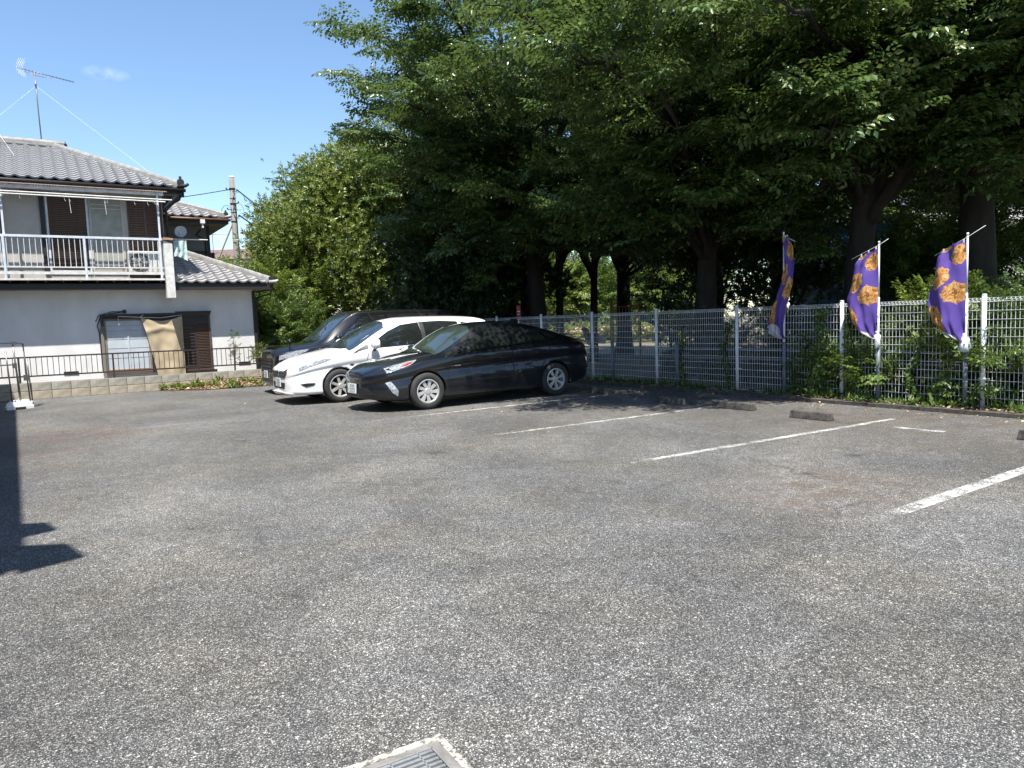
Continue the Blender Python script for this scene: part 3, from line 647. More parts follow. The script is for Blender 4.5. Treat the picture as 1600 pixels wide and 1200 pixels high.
w4 = window('window', -7.2, -5.5, 3.05, 4.93, yw, M_RAIL); b = MB(); b.b2((-7.16, yw - .012, 3.1), (-5.54, yw - .002, 4.87)); b.build('pane', M_GLASS, w4)
# upper small wall of a bracket lamp above the door
b = MB(); b.tube([(-4.9, .75, 4.97), (-4.55, .75, 4.97)], .02, 6); b.tube([(-4.72, .75, 4.90), (-4.72, .75, 4.99)], .04, 8); b.build('rafter_lamp', M_RUST, house)
# white end panel with brown cap
b = MB(); b.prism([(-1.90, 2.36), (-1.70, 2.36), (-1.70, 3.74), (-1.90, 3.82)], .30, .62); ep = b.build('end_panel', M_WTRM, house)
b = MB(); b.box((-1.80, .42, 3.82), (.24, .30, .05), rx=-.25); b.box((-1.82, .78, 3.93), (.20, .40, .05), rx=.1); b.build('cap', M_BRCAP, ep)
# ground floor window group
g1 = window('window', -3.36, -2.30, .50, 1.86, yw, M_SOFF, .05); b = MB(); b.b2((-3.31, yw - .015, .55), (-2.35, yw - .004, 1.81)); b.build('pane', M_BLND, g1)
b = MB(); b.b2((-2.84, yw - .03, .55), (-2.80, yw - .014, 1.81))
b.build('mullion', M_BLND, g1); b = MB()
for z in (.85, 1.1, 1.33, 1.55, 1.68): b.b2((-3.31, yw - .019, z), (-2.84, yw - .0155, z + .006)); b.b2((-2.80, yw - .019, z), (-2.35, yw - .0155, z + .006))
b.build('blind_fold', M_GLASS, g1); b = MB(); b.b2((-3.33, yw - .06, .48), (-2.3, yw - .03, .56)); b.build('sill', M_BRCAP, g1)
b = MB(); b.b2((-3.42, yw - .16, 1.93), (-.80, yw, 1.985)); b.b2((-1.66, yw - .17, 1.985), (-.78, yw, 2.02)); b.b2((-3.42, yw - .13, 1.60), (-3.36, yw, 1.93)); b.b2((-3.36, yw - .02, 1.86), (-2.3, yw + .01, 1.93)); b.build('window_hood', M_BLACK, house)
b = MB(); b.b2((-3.44, yw - .06, .2), (-3.37, yw, 1.62)); b.build('door_jamb', M_SOFF, house)
b = MB(); b.b2((-2.30, yw - .02, .45), (-1.60, yw, 1.93)); b.build('dark_doorway', M_BLACK, house)
g2 = window('louvre_window', -1.60, -.80, .42, 1.93, yw, M_SHUT, .045)
b = MB(); b.b2((-1.56, yw - .002, .46), (-.84, yw + .006, 1.9)); b.build('backing', M_BLACK, g2)
slats('s', -1.555, -1.22, .50, 1.62, yw - .02, M_SHUT, g2, .085, .035); slats('s', -1.17, -.845, .50, 1.62, yw - .02, M_SHUT, g2, .042, .03)
b = MB(); b.b2((-1.22, yw - .03, .46), (-1.17, yw - .005, 1.66)); b.b2((-1.55, yw - .03, 1.66), (-.85, yw - .005, 1.9)); b.build('shutter_rail', M_BLACK, g2)
b = MB(); b.b2((-1.70, yw - .05, .2), (-.70, yw, .42)); b.build('step', M_BLACK, house)
# conduit by the window
b = MB(); b.tube([(-2.88, WT - .03, 2.04), (-3.2, WT - .03, 2.0), (-3.42, WT - .03, 1.9), (-3.5, WT - .03, 1.7), (-3.46, WT - .03, 1.5), (-3.45, WT - .03, .5)], .013, 6)
b.tube([(-2.88, WT - .05, 2.05), (-3.15, WT - .04, 2.05), (-3.45, WT - .03, 1.96), (-3.53, WT - .03, 1.8)], .010, 6); b.lathe([(0, -.02), (.05, -.02), (.05, .02), (0, .02)], 10, 'y', (-2.86, WT - .03, 2.05))
b.build('cable_conduit', mat('cable_grey', (.06, .06, .055), .6), house, True)
# hanging cloth
M_SHEET = mat('beige_cloth', (.46, .375, .25), .9, col2=(.38, .305, .20), scale=30, bump=.25, bscale=260, stretch=(1, 1, 5))
P = []
for j in range(41):
    v_ = j / 40; row = []
    for i in range(31):
        u = i / 30
        xl, xr = -2.52 + .32 * v_ ** .8, -1.52 + .0 * v_
        top = 1.90 - .10 * math.sin(PI * u) * 1.1 - .02 * (1 - u)
        z = top + (.36 - top) * v_; x = xl + (xr - xl) * u
        y = -.14 - .035 * math.sin(u * 9 + 2 * v_) * (1 - v_ * .6) - .05 * math.sin(PI * u) * v_ - .018 * mn.noise(Vector((u * 5, v_ * 6, 2))) - .03 * math.exp(-((v_ - .12 - .25 * abs(u - .5)) / .05) ** 2)
        row.append((x, WT + y - .04, z))
    P.append(row)
b = MB(); b.grid(P); o = b.build('hanging_cloth', M_SHEET, None, True, fix=False); o.matrix_world = Mh; tag(o, 'beige cloth sheet hung by its corners as a sunshade over the ground floor doorway', 'cloth')
b = MB(); b.tube([(-3.02, WT - .18, 1.70), (-3.03, WT - .18, 1.92), (-2.52, WT - .19, 1.89), (-2.42, WT - .18, 1.97)], .009, 5); b.tube([(-2.52, WT - .19, 1.89), (-2.05, WT - .2, 1.86), (-1.55, WT - .19, 1.92), (-1.46, WT - .17, 1.99)], .007, 5)
o = b.build('string', M_WTRM); o.matrix_world = Mh; tag(o, 'white string holding up the beige cloth sheet', 'string')

# air conditioner on the balcony
M_AC = mat('ac_casing', (.62, .61, .56), .5)
ac = thing('air_conditioner', 'cream outdoor air conditioner unit behind the balcony railing', 'air conditioner', Mh @ Vector((-2.33, .74, 2.87)), HAN)
b = MB(); b.b2((-.38, -.13, .12), (.38, .14, .70)); b.build('casing', M_AC, ac, bevel=.012)
b = MB(); b.lathe([(.0, -.004), (.215, -.004), (.225, -.010), (.235, .0)], 28, 'y', (-.12, -.135, .41)); b.build('fan_opening', M_BLACK, ac)
b = MB()
for i in range(5):
    a = i * 2 * PI / 5; b.add([(-.12 + .03 * math.cos(a), -.142, .41 + .03 * math.sin(a)), (-.12 + .19 * math.cos(a - .3), -.142, .41 + .19 * math.sin(a - .3)), (-.12 + .20 * math.cos(a + .25), -.148, .41 + .20 * math.sin(a + .25)), (-.12 + .03 * math.cos(a + .9), -.148, .41 + .03 * math.sin(a + .9))], [(0, 1, 2, 3)])
b.build('fan_blade', mat('fan_grey', (.3, .3, .3), .5), ac, fix=False)
b = MB()
for i in range(6): b.lathe([(.035 * (i + 1), -.002), (.035 * (i + 1) + .004, .002)], 28, 'y', (-.12, -.152, .41))
for i in range(12): a = i * PI / 6; b.tube([(-.12 + .03 * math.cos(a), -.152, .41 + .03 * math.sin(a)), (-.12 + .22 * math.cos(a), -.152, .41 + .22 * math.sin(a))], .003, 4)
b.build('fan_grille', M_AC, ac); b = MB(); b.b2((-.36, -.1, 0.04), (-.28, .1, .12)); b.b2((.28, -.1, 0.04), (.36, .1, .12)); b.build('foot', M_BLACK, ac)
# towel and its pole, satellite dish
b = MB(); P = []
for j in range(21):
    P.append([(-1.58 + .32 * i / 14 , .92 + .03 * math.sin(i * 1.1 + j * .1), 3.90 - .021 * j - (.12 * (i / 14) ** 2 * (j / 20))) for i in range(15)])
b.grid(P); M_TOW = mat('pale_towel', (.58, .70, .68), .9, col2=(.36, .47, .47), scale=7, stretch=(2.2, 1, -1.6), lo=.45, hi=.52, bump=.3, bscale=200)
o = b.build('towel', M_TOW, None, True, fix=False); o.matrix_world = Mh; tag(o, 'pale green striped towel hanging over the pole by the balcony end', 'towel')
b = MB(); b.tube([(-1.72, .94, 3.93), (-.70, 1.05, 3.95)], .014, 8); o = b.build('short_pole', M_WTRM); o.matrix_world = Mh; tag(o, 'short white pole sticking out beside the satellite dish', 'laundry pole')
M_DISH = mat('dish_white', (.62, .64, .66), .4)
dish = thing('satellite_dish', 'white satellite dish on the side of the balcony', 'satellite dish', Mh @ Vector((-1.28, 1.6, 4.22)), HAN - .25); dish.scale = (.66, .66, .66)
b = MB(); b.lathe([(0, .05), (.09, .042), (.17, .02), (.225, -.012), (.235, -.012), (.235, -.004), (.17, .03), (0, .06)], 28, 'y'); d_ = b.build('reflector', M_DISH, dish, True); d_.rotation_euler = (-.12, 0, 0)
b = MB(); b.tube([(0, .05, -.18), (0, -.14, -.20), (0, -.26, -.08)], .012, 8); b.tube([(0, -.27, -.12), (0, -.24, -.03)], .032, 10); b.build('feed_arm', M_DISH, dish, True)
b = MB(); b.tube([(0.02, .09, .0), (0.02, .12, -.2), (.03, .1, -.42)], .02, 8); b.box((.03, .1, -.36), (.09, .08, .08)); b.build('bracket', M_BLACK, dish, True)

# antenna with guy wires
M_ANT = mat('antenna_metal', (.20, .18, .18), .4, metal=.5); M_WIRE = mat('guy_wire', (.75, .76, .78), .5)
ant = thing('tv_antenna', 'tall rooftop television antenna on a thin mast', 'antenna', Mh @ Vector((-4.30, 4.3, 6.8)), HAN); ant.scale = (.86, .86, .86)
b = MB(); b.tube([(0, 0, 0), (-.02, 0, 1.05), (-.03, 0, 2.35)], .019, 8); b.box((-.03, -.02, 1.95), (.05, .05, .12)); b.build('mast', M_ANT, ant, True)
b = MB(); b.tube([(-.50, 0, 2.42), (1.05, 0, 2.18)], .011, 6); b.tube([(-.32, 0, 2.33), (-.03, 0, 2.24), (.40, 0, 2.20), (.45, 0, 2.27)], .008, 5); b.build('boom', M_ANT, ant, True)
for i in range(16):
    t = i / 15; x = -.36 + 1.40 * t; z = 2.42 - .24 * (x + .5) / 1.55
    b = MB(); l_ = .09 - .03 * t if i > 3 else .11; b.tube([(x - .01, -l_, z), (x - .01, l_, z)], .005, 4); b.tube([(x, 0, z - .035), (x, 0, z + .035)], .006, 4); b.build('element', M_ANT, ant)
for sg in (-1, 1):
    b = MB()
    for k in range(4): x = -.52 + .05 * k; b.tube([(x, -.15, 2.43 + sg * .02), (x + .10, -.15, 2.43 + sg * .26)], .005, 4); b.tube([(x, .15, 2.43 + sg * .02), (x + .10, .15, 2.43 + sg * .26)], .005, 4)
    for k in range(3): q = .06 + .09 * k; b.tube([(-.52 + q * .4, -.15, 2.43 + sg * q), (-.52 + q * .4, .15, 2.43 + sg * q)], .005, 4)
    b.build('reflector', M_WIRE, ant)
for (p, q) in (((-.02, 0, 1.9), (2.85, -3.5, -1.4)), ((-.03, 0, 1.9), (-1.1, -1.8, .35)), ((-1.1, -1.8, .35), (-1.45, -2.0, .1)), ((-1.6, -3.0, .9), (-1.25, -2.2, .10)), ((-1.25, -2.2, .10), (-.75, -2.9, -.95))):
    b = MB(); b.tube([p, q], .0032, 4); b.build('guy_wire', M_WIRE, ant)

# ------------------------------------------------------------------ stand with white weights at left
M_TUB = mat('stainless_tube', (.17, .165, .16), .35, metal=.7); M_WGT = mat('white_weight', (.74, .75, .74), .5)
stand = thing('banner_stand', 'thin metal tube stand on white plastic weights at the left edge', 'stand', (-10.28, 14.97, 0), HAN)
def weight(x, y, rz, root):
    b = MB(); pts = [(-.24, -.10), (.24, -.10), (.24, .10), (-.24, .10)]
    vs = [(px, py, .0) for px, py in pts] + [(px, py, .07) for px, py in pts] + [(px * .62, py * .62, .15) for px, py in pts]
    b.add(vs, [(0, 3, 2, 1), (8, 9, 10, 11)] + [(i, (i + 1) % 4, (i + 1) % 4 + 4, i + 4) for i in range(4)] + [(i + 4, (i + 1) % 4 + 4, (i + 1) % 4 + 8, i + 8) for i in range(4)])
    b.tube([(0, 0, .14), (0, 0, .18)], .03, 10)
    o = b.build('weight', M_WGT, root, bevel=.02); o.location = (x, y, 0); o.rotation_euler = (0, 0, rz)
    b = MB(); b.box((0, -.101, .03), (.18, .01, .05)); c = b.build('notch', M_BLACK, o)
weight(.12, -.1, .2, stand); weight(.12, .55, .3, stand); 
for (x, y, h) in ((.10, -.1, 1.38), (.26, .42, 1.34), (.30, .55, 1.02), (.10, .52, .95), (-.05, .35, 1.2)):
    b = MB(); b.tube([(x + .04, y, .12), (x, y, h)], .014, 8); b.build('pole', M_TUB, stand, True)
MB().tube([(-.5, -.1, 1.40), (.12, -.1, 1.36), (.26, .42, 1.34)], .014, 8).build('crossbar', M_TUB, stand, True); MB().tube([(-.5, -.1, .92), (.12, -.1, .92)], .012, 8).build('crossbar', M_TUB, stand, True)
for c_, d_ in (((.1, -.1, .90), (.08, .07, .10)), ((.27, .42, .62), (.10, .08, .12)), ((.12, -.1, 1.36), (.09, .06, .06))): MB().box(c_, d_).build('clamp', M_TUB, stand)

# building out of the frame at left; only its shadow reaches the lot
M_SHOP = mat('shop_wall', (.40, .38, .35), .85, bump=.2)
sh = thing('shop_building', 'beige shop building just beyond the left edge of the lot', 'building', (-3.10, 4.42, 0), R(124.2))
b = MB(); b.b2((-2.0, 1.36, 0), (13.5, 8, 6.0)); b.build('wall', M_SHOP, sh)
b = MB(); b.b2((-2.05, 1.33, 6.0), (13.7, 8.2, 6.15)); b.build('roof', M_UND, sh)
for x0_, x1_, x2_, x3_, y1_, y2_ in ((-2.15, -1.45, -1.62, -2.05, 1.06, .98), (-1.20, -.72, -.80, -1.12, 1.16, 1.10)):  # plates added out of view to cast the two tips of the shadow
    b = MB(); b.add([(x0_, 1.35, 6.0), (x1_, 1.35, 6.0), (x2_, y1_, 6.04), (x3_, y2_, 6.04), (x0_, 1.35, 6.12), (x1_, 1.35, 6.12), (x2_, y1_, 6.08), (x3_, y2_, 6.08)], [(0, 3, 2, 1), (4, 5, 6, 7), (0, 1, 5, 4), (1, 2, 6, 5), (2, 3, 7, 6), (3, 0, 4, 7)]); b.build('shadow_tip_plate', M_UND, sh)

# ------------------------------------------------------------------ cars (local: x from the nose to the tail, -y towards the camera side)
def pchip(xs, ys, x):
    n = len(xs)
    if x <= xs[0]: return ys[0]
    if x >= xs[-1]: return ys[-1]
    h = [xs[i + 1] - xs[i] for i in range(n - 1)]; d = [(ys[i + 1] - ys[i]) / h[i] for i in range(n - 1)]
    def m(i):
        if i == 0: return d[0]
        if i == n - 1: return d[-1]
        if d[i - 1] * d[i] <= 0: return 0.
        w1, w2 = 2 * h[i] + h[i - 1], h[i] + 2 * h[i - 1]; return (w1 + w2) / (w1 / d[i - 1] + w2 / d[i])
    i = max(j for j in range(n - 1) if xs[j] <= x); t = (x - xs[i]) / h[i]
    return ys[i] * (2 * t ** 3 - 3 * t * t + 1) + h[i] * m(i) * (t ** 3 - 2 * t * t + t) + ys[i + 1] * (3 * t * t - 2 * t ** 3) + h[i] * m(i + 1) * (t ** 3 - t * t)
def crs(P, n):
    out = []
    for i in range(len(P) - 1):
        p0, p1, p2, p3 = P[max(i - 1, 0)], P[i], P[i + 1], P[min(i + 2, len(P) - 1)]
        for k in range(n):
            t = k / n; out.append(tuple(.5 * (2 * p1[j] + (p2[j] - p0[j]) * t + (2 * p0[j] - 5 * p1[j] + 4 * p2[j] - p3[j]) * t * t + (3 * p1[j] - p0[j] - 3 * p2[j] + p3[j]) * t ** 3) for j in (0, 1)))
    out.append(P[-1]); return out
M_RUB = mat('tyre_rubber', (.022, .022, .022), .85, col2=(.035, .034, .033), scale=12)
M_LINER = mat('dark_plastic', (.012, .012, .012), .7)
M_CGL = mat('car_glass', (.012, .014, .015), .03, col2=(.018, .02, .02), spec=.9)
MATS['car_glass'].node_tree.nodes['Principled BSDF'].inputs['IOR'].default_value = 1.95
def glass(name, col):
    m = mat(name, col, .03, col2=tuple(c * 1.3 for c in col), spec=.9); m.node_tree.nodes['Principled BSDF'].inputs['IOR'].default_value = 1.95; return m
M_CGL_A = glass('painted_cabin_windscreen', (.026, .038, .033)); M_CGL_B = glass('painted_sky_windscreen', (.018, .028, .04))  # base colours stand in: green for the lit cabin, blue for sky reflection
M_RIM = mat('alloy', (.56, .56, .55), .35, metal=.35, col2=(.46, .45, .43), scale=9)
M_CHR = mat('chrome', (.6, .6, .62), .12, metal=1.)
M_LAMP = mat('lamp_lens', (.42, .44, .46), .12, col2=(.14, .15, .16), scale=28, spec=.9)
M_RED = mat('red_lens', (.35, .03, .02), .2)
M_PLATE = mat('plate_white', (.70, .72, .72), .5); M_GLY = mat('plate_green', (.05, .12, .09), .5)
M_GAP = mat('panel_gap', (.004, .004, .004), .8)
M_TRIMG = mat('trim_grey', (.045, .045, .047), .45)
def paint_mat(name, col, rough, dust=.0):
    m, nt, p = new_mat(name); n = _noise(nt, 1.8, 5, .65)
    nt.links.new(_mixcol(nt, _range(nt, n, .42, .7, 0, dust), col, (.16, .15, .13)), p.inputs['Base Color'])
    p.inputs['Roughness'].default_value = rough; p.inputs['Coat Weight'].default_value = 1.; p.inputs['Coat Roughness'].default_value = .03; p.inputs['Specular IOR Level'].default_value = .25
    return m
M_PBLK = paint_mat('black_paint', (.004, .005, .008), .35, .035); M_PWHT = paint_mat('white_paint', (.82, .82, .81), .4, .02); M_PBLK2 = paint_mat('black_paint_dusty', (.005, .005, .006), .35, .0)
def decal(bvh, poly, view, m, name, parent, off=.007, step=.04, side=-1):
    """project a 2D outline onto the body. view 'side': (x,z) seen along y; 'top': (x,y) seen from above; 'front': (y,z) seen along x"""
    pts = []
    for i in range(len(poly)):
        a, c = poly[i], poly[(i + 1) % len(poly)]; n = max(1, int(math.dist(a, c) / step))
        pts += [(a[0] + (c[0] - a[0]) * k / n, a[1] + (c[1] - a[1]) * k / n) for k in range(n)]
    x0, x1 = min(p[0] for p in pts), max(p[0] for p in pts); y0, y1 = min(p[1] for p in pts), max(p[1] for p in pts)
    nb = len(pts); ins = []
    nx, ny = int((x1 - x0) / step), int((y1 - y0) / step)
    def inside(q):
        c = False
        for i in range(nb):
            a, d = pts[i], pts[i - 1]
            if (a[1] > q[1]) != (d[1] > q[1]) and q[0] < (d[0] - a[0]) * (q[1] - a[1]) / (d[1] - a[1]) + a[0]: c = not c
        return c
    for i in range(1, nx + 1):
        for j in range(1, ny + 1):
            q = (x0 + (i - .5 + .01 * j) * (x1 - x0) / nx, y0 + (j - .5) * (y1 - y0) / ny)
            if inside(q) and min(math.dist(q, p) for p in pts) > step * .4: ins.append(q)
    V, E, F, *_ = delaunay_2d_cdt([Vector(p) for p in pts + ins], [(i, (i + 1) % nb) for i in range(nb)], [list(range(nb))], 1, 1e-6)
    vs = []
    for v_ in V:
        if view == 'side': o_, d_ = Vector((v_.x, side * 3, v_.y)), Vector((0, -side, 0))
        elif view == 'top': o_, d_ = Vector((v_.x, v_.y, 4)), Vector((0, 0, -1))
        elif view == 'front': o_, d_ = Vector((-3, v_.x, v_.y)), Vector((1, 0, 0))
        elif view == 'rear': o_, d_ = Vector((9, v_.x, v_.y)), Vector((-1, 0, 0))
        else: o_, d_ = view(v_)
        h = bvh.ray_cast(o_, d_)
        if h[0] is None:
            h = bvh.find_nearest(o_ + d_ * 3)
        nn = h[1] if h[1].dot(d_) < 0 else -h[1]
        vs.append(h[0] + nn * off)
    b = MB(); b.add(vs, F); return b.build(name, m, parent, True, fix=False)
def strip(bvh, pts, view, w, m, name, parent, off=.008, side=-1, step=.06):
    L_, R_ = [], []
    for i, p in enumerate(pts):
        a, c = pts[max(i - 1, 0)], pts[min(i + 1, len(pts) - 1)]; d = (c[0] - a[0], c[1] - a[1]); l = math.hypot(*d) or 1
        n = (-d[1] / l * w / 2, d[0] / l * w / 2); L_.append((p[0] + n[0], p[1] + n[1])); R_.append((p[0] - n[0], p[1] - n[1]))
    return decal(bvh, L_ + R_[::-1], view, m, name, parent, off, step, side)
def make_wheel(r, w, rim_r, spokes, style, parent, x, y, m_rim, sgn):
    o = None; b = MB()
    b.lathe([(rim_r, -w / 2 + .01), (rim_r + .012, -w / 2), (r - .03, -w / 2 - .004), (r - .006, -w / 2 + .02), (r, -w / 2 + .05), (r, w / 2 - .05), (r - .01, w / 2 - .02), (r - .03, w / 2), (rim_r, w / 2 - .01)], 40)
    o = b.build('wheel', M_RUB, parent, True); o.location = (x, y, r); o.rotation_euler = (0, rnd.uniform(0, 6), 0)
    f = sgn * (w / 2 - .012)
    b = MB(); b.lathe([(rim_r + .006, f + sgn * .006), (rim_r - .012, f + sgn * .010), (rim_r - .022, f - sgn * .012), (rim_r - .03, f - sgn * .10)], 40)
    b.lathe([(0, f - sgn * .002), (.045, f - sgn * .002), (.055, f - sgn * .015), (.06, f - sgn * .03)], 24)
    for k in range(spokes):
        a = 2 * PI * k / spokes
        legs = ((-.10, .10) if style == 'double' else (0,)) if style != 'fan' else (.0,)
        for da in legs:
            w0, w1 = (.017, .014) if style == 'double' else ((.020, .034) if style == 'fan' else (.026, .024))
            aa, ab = a + da * .4, a + da + (.28 if style == 'fan' else 0)
            p0 = Vector((math.cos(aa) * .04, f - sgn * .012, math.sin(aa) * .04)); p1 = Vector((math.cos(ab) * (rim_r - .012), f - sgn * .004, math.sin(ab) * (rim_r - .012)))
            t = (p1 - p0).normalized().cross(Vector((0, 1, 0)))
            q = [p0 - t * w0, p0 + t * w0, p1 + t * w1, p1 - t * w1]; g = [v_ - Vector((0, sgn * .03, 0)) for v_ in q]
            b.add(q + g, [(0, 1, 2, 3), (4, 7, 6, 5), (0, 4, 5, 1), (1, 5, 6, 2), (2, 6, 7, 3), (3, 7, 4, 0)])
    b.build('rim', m_rim, o, False)
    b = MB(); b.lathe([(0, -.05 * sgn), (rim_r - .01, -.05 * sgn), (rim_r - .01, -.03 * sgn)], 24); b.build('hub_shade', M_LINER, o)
    return o
def make_car(name, label, loc, rz, ST, paint, arches, scale=1., bulge=.03, crease=.012, sill=.06):
    root = thing(name, label, 'car', loc, rz); root.scale = (scale,) * 3
    xs = [s_[0] for s_ in ST]; n = 72; X = [xs[0] + (xs[-1] - xs[0]) * (i / n) for i in range(n + 1)]
    X = sorted(set([round(x, 4) for x in X] + [round(xs[0] + q, 4) for q in (.012, .03, .05, .08)] + [round(xs[-1] - q, 4) for q in (.012, .03, .05)]))
    rows = []
    for x in X:
        zb, w, zs, ws, ze, wr, zr = [pchip(xs, [s_[k] for s_ in ST], x) for k in range(1, 8)]
        H = zs - zb
        P = [(0, zb), (w * .75, zb), (w * .955, zb + .03), (w * .985, zb + min(.10, H * .3)), (w * 1.0, zb + H * .45), (w * .985 - crease, zb + H * .68), (w * .985, zb + H * .80), (ws + (w - ws) * .55, zs - .025 * min(1, H)), (ws, zs),
             ((ws + wr) / 2 + bulge * (ze - zs) / .4 + .005, zs + (ze - zs) * .5), (wr + .012, ze - .012), (wr - .04, ze + (zr - ze) * .45), (wr * .55, zr - (zr - ze) * .18), (0, zr)]
        rows.append([(x, y, z) for y, z in crs(P, 3)])
    half = len(rows[0]); vs, fs = [], []
    ring = half * 2 - 2
    for r_ in rows:
        L_ = [(p[0], -p[1], p[2]) for p in r_]; R_ = [(p[0], p[1], p[2]) for p in r_[1:-1]][::-1]; vs += L_ + R_
    for i in range(len(rows) - 1):
        for j in range(ring): j2 = (j + 1) % ring; fs.append((i * ring + j, i * ring + j2, (i + 1) * ring + j2, (i + 1) * ring + j))
    fs.append(tuple(range(ring))); fs.append(tuple((len(rows) - 1) * ring + j for j in range(ring)))
    b = MB(); b.add(vs, fs); me = b.mesh('body', paint, True); me.materials.append(M_LINER)
    bm = bmesh.new(); bm.from_mesh(me); bm.faces.ensure_lookup_table(); bvh = BVHTree.FromBMesh(bm); bm.free()
    o = link('body', me, root)
    cb = MB()
    for (ax, ar, az) in arches:
        for sg in (-1, 1): cb.lathe([(0, -.20), (ar, -.20), (ar, .20), (0, .20)], 40, 'y', (ax, sg * .86, az))
    cme = cb.mesh('cutter', M_LINER); cutter = bpy.data.objects.new('cutter', cme); COL.objects.link(cutter); cutter.parent = root
    cme.materials.clear(); cme.materials.append(paint); cme.materials.append(M_LINER); cme.polygons.foreach_set('material_index', [1] * len(cme.polygons))
    md = o.modifiers.new('arch', 'BOOLEAN'); md.operation = 'DIFFERENCE'; md.object = cutter; md.solver = 'EXACT'
    bpy.context.view_layer.update(); dg = bpy.context.evaluated_depsgraph_get(); me2 = bpy.data.meshes.new_from_object(o.evaluated_get(dg)); me2.name = 'body'
    o.modifiers.clear()
    if len(me2.polygons) > 500: o.data = me2
    bpy.data.objects.remove(cutter)
    return root, o, bvh
def plate_part(root, x, y, z, tilt=0., tiny='green', face=-1):
    b = MB(); b.box((0, 0, 0), (.012, .33, .165)); o = b.build('number_plate', M_PLATE, root); o.location = (x, y, z); o.rotation_euler = (0, tilt, 0)
    b = MB(); fx = face * .0075
    for (yy, zz, w, h) in ((.06, .045, .028, .032), (.02, .045, .03, .032), (-.03, .045, .016, .032), (-.055, .045, .016, .032), (-.08, .045, .016, .032), (.13, -.025, .022, .03)):
        for k in range(2): b.box((fx, yy, zz - h / 2 + h * k), (.002, w, .006))
        b.box((fx, yy - w / 2, zz), (.002, .006, h)); 
    for yy in (.075, .025, -.045, -.10):
        b.box((fx, yy, .0), (.002, .036, .010)); b.box((fx, yy - .014, -.03), (.002, .010, .066)); b.box((fx, yy, -.063), (.002, .03, .008))
    b.box((fx, -.01, -.03), (.002, .016, .008)); b.build('plate_print', M_GLY, o)
def mirror(root, x, y, z, m, dx=.11, dy=.20, dz=.13, cap=None):
    b = MB(); n = 10; P = []
    for i in range(n + 1):
        a = i / n * PI; row = []
        for j in range(13):
            t = j / 12 * 2 * PI; s_ = math.sin(a) ** .55
            row.append((-math.cos(a) * dx * .5 * (1.3 if a < PI / 2 else .6), abs(math.cos(t)) ** .6 * math.copysign(1, math.cos(t)) * dy * .5 * s_, abs(math.sin(t)) ** .6 * math.copysign(1, math.sin(t)) * dz * .5 * s_))
        P.append(row)
    b.grid(P); o = b.build('mirror', m, root, True, loc=(x, y, z)); 
    b = MB(); sg = math.copysign(1, y); b.tube([(0, 0, -dz * .3), (.0, -sg * dy * .9, -dz * .75)], [.03, .025], 8); b.build('arm', M_LINER, o)
    return o
def both(fn):
    for sg in (-1, 1): fn(sg)

# --- black hatchback
ST1 = [(0.02, .30, .26, .56, .25, .585, .20, .60), (.05, .25, .42, .60, .40, .63, .32, .655), (.15, .21, .62, .645, .57, .69, .46, .725), (.35, .18, .78, .70, .73, .765, .56, .81), (.65, .17, .86, .775, .78, .83, .59, .88),
       (.95, .17, .875, .84, .81, .885, .60, .94), (1.25, .17, .88, .88, .82, .94, .60, .99), (1.5, .17, .88, .905, .825, 1.06, .595, 1.12), (1.8, .17, .88, .925, .83, 1.22, .58, 1.30), (2.1, .17, .88, .94, .83, 1.34, .57, 1.42), (2.4, .17, .88, .95, .83, 1.385, .56, 1.465),
       (2.8, .17, .88, .965, .83, 1.385, .555, 1.47), (3.2, .17, .88, .985, .825, 1.35, .55, 1.43), (3.6, .18, .88, 1.01, .81, 1.27, .55, 1.34), (3.95, .19, .875, 1.02, .79, 1.17, .56, 1.235), (4.25, .22, .85, 1.01, .76, 1.085, .58, 1.14), (4.42, .27, .82, .98, .73, 1.04, .60, 1.075), (4.54, .36, .74, .86, .68, .95, .58, .98)]
A1 = R(35); fwp = Vector((-1.43, 12.40, 0)); S1 = 1.03
loc1 = fwp - Vector((math.cos(A1), math.sin(A1), 0)) * .95 * S1 + Vector((-math.sin(A1), math.cos(A1), 0)) * .865 * S1
car, body, bv = make_car('black_hatchback', 'black hatchback with silver wheels, nearest of the three parked cars', loc1, A1, ST1, M_PBLK, [(.95, .345, .32), (3.65, .345, .32)], S1, crease=.026); car.scale = (S1, S1, 1.0)
for x in (.95, 3.65):
    for sg in (-1, 1): make_wheel(.316, .20, .205, 9 if x < 2 else 7, 'fan' if x < 2 else 'double', car, x, sg * .775, M_RIM, sg)
ws_ = decal(bv, [(1.22, -.66), (1.95, -.60), (2.04, -.40), (2.07, 0), (2.04, .40), (1.95, .60), (1.22, .66), (1.12, .4), (1.08, 0), (1.12, -.4)], 'top', M_CGL_A, 'windscreen', car)
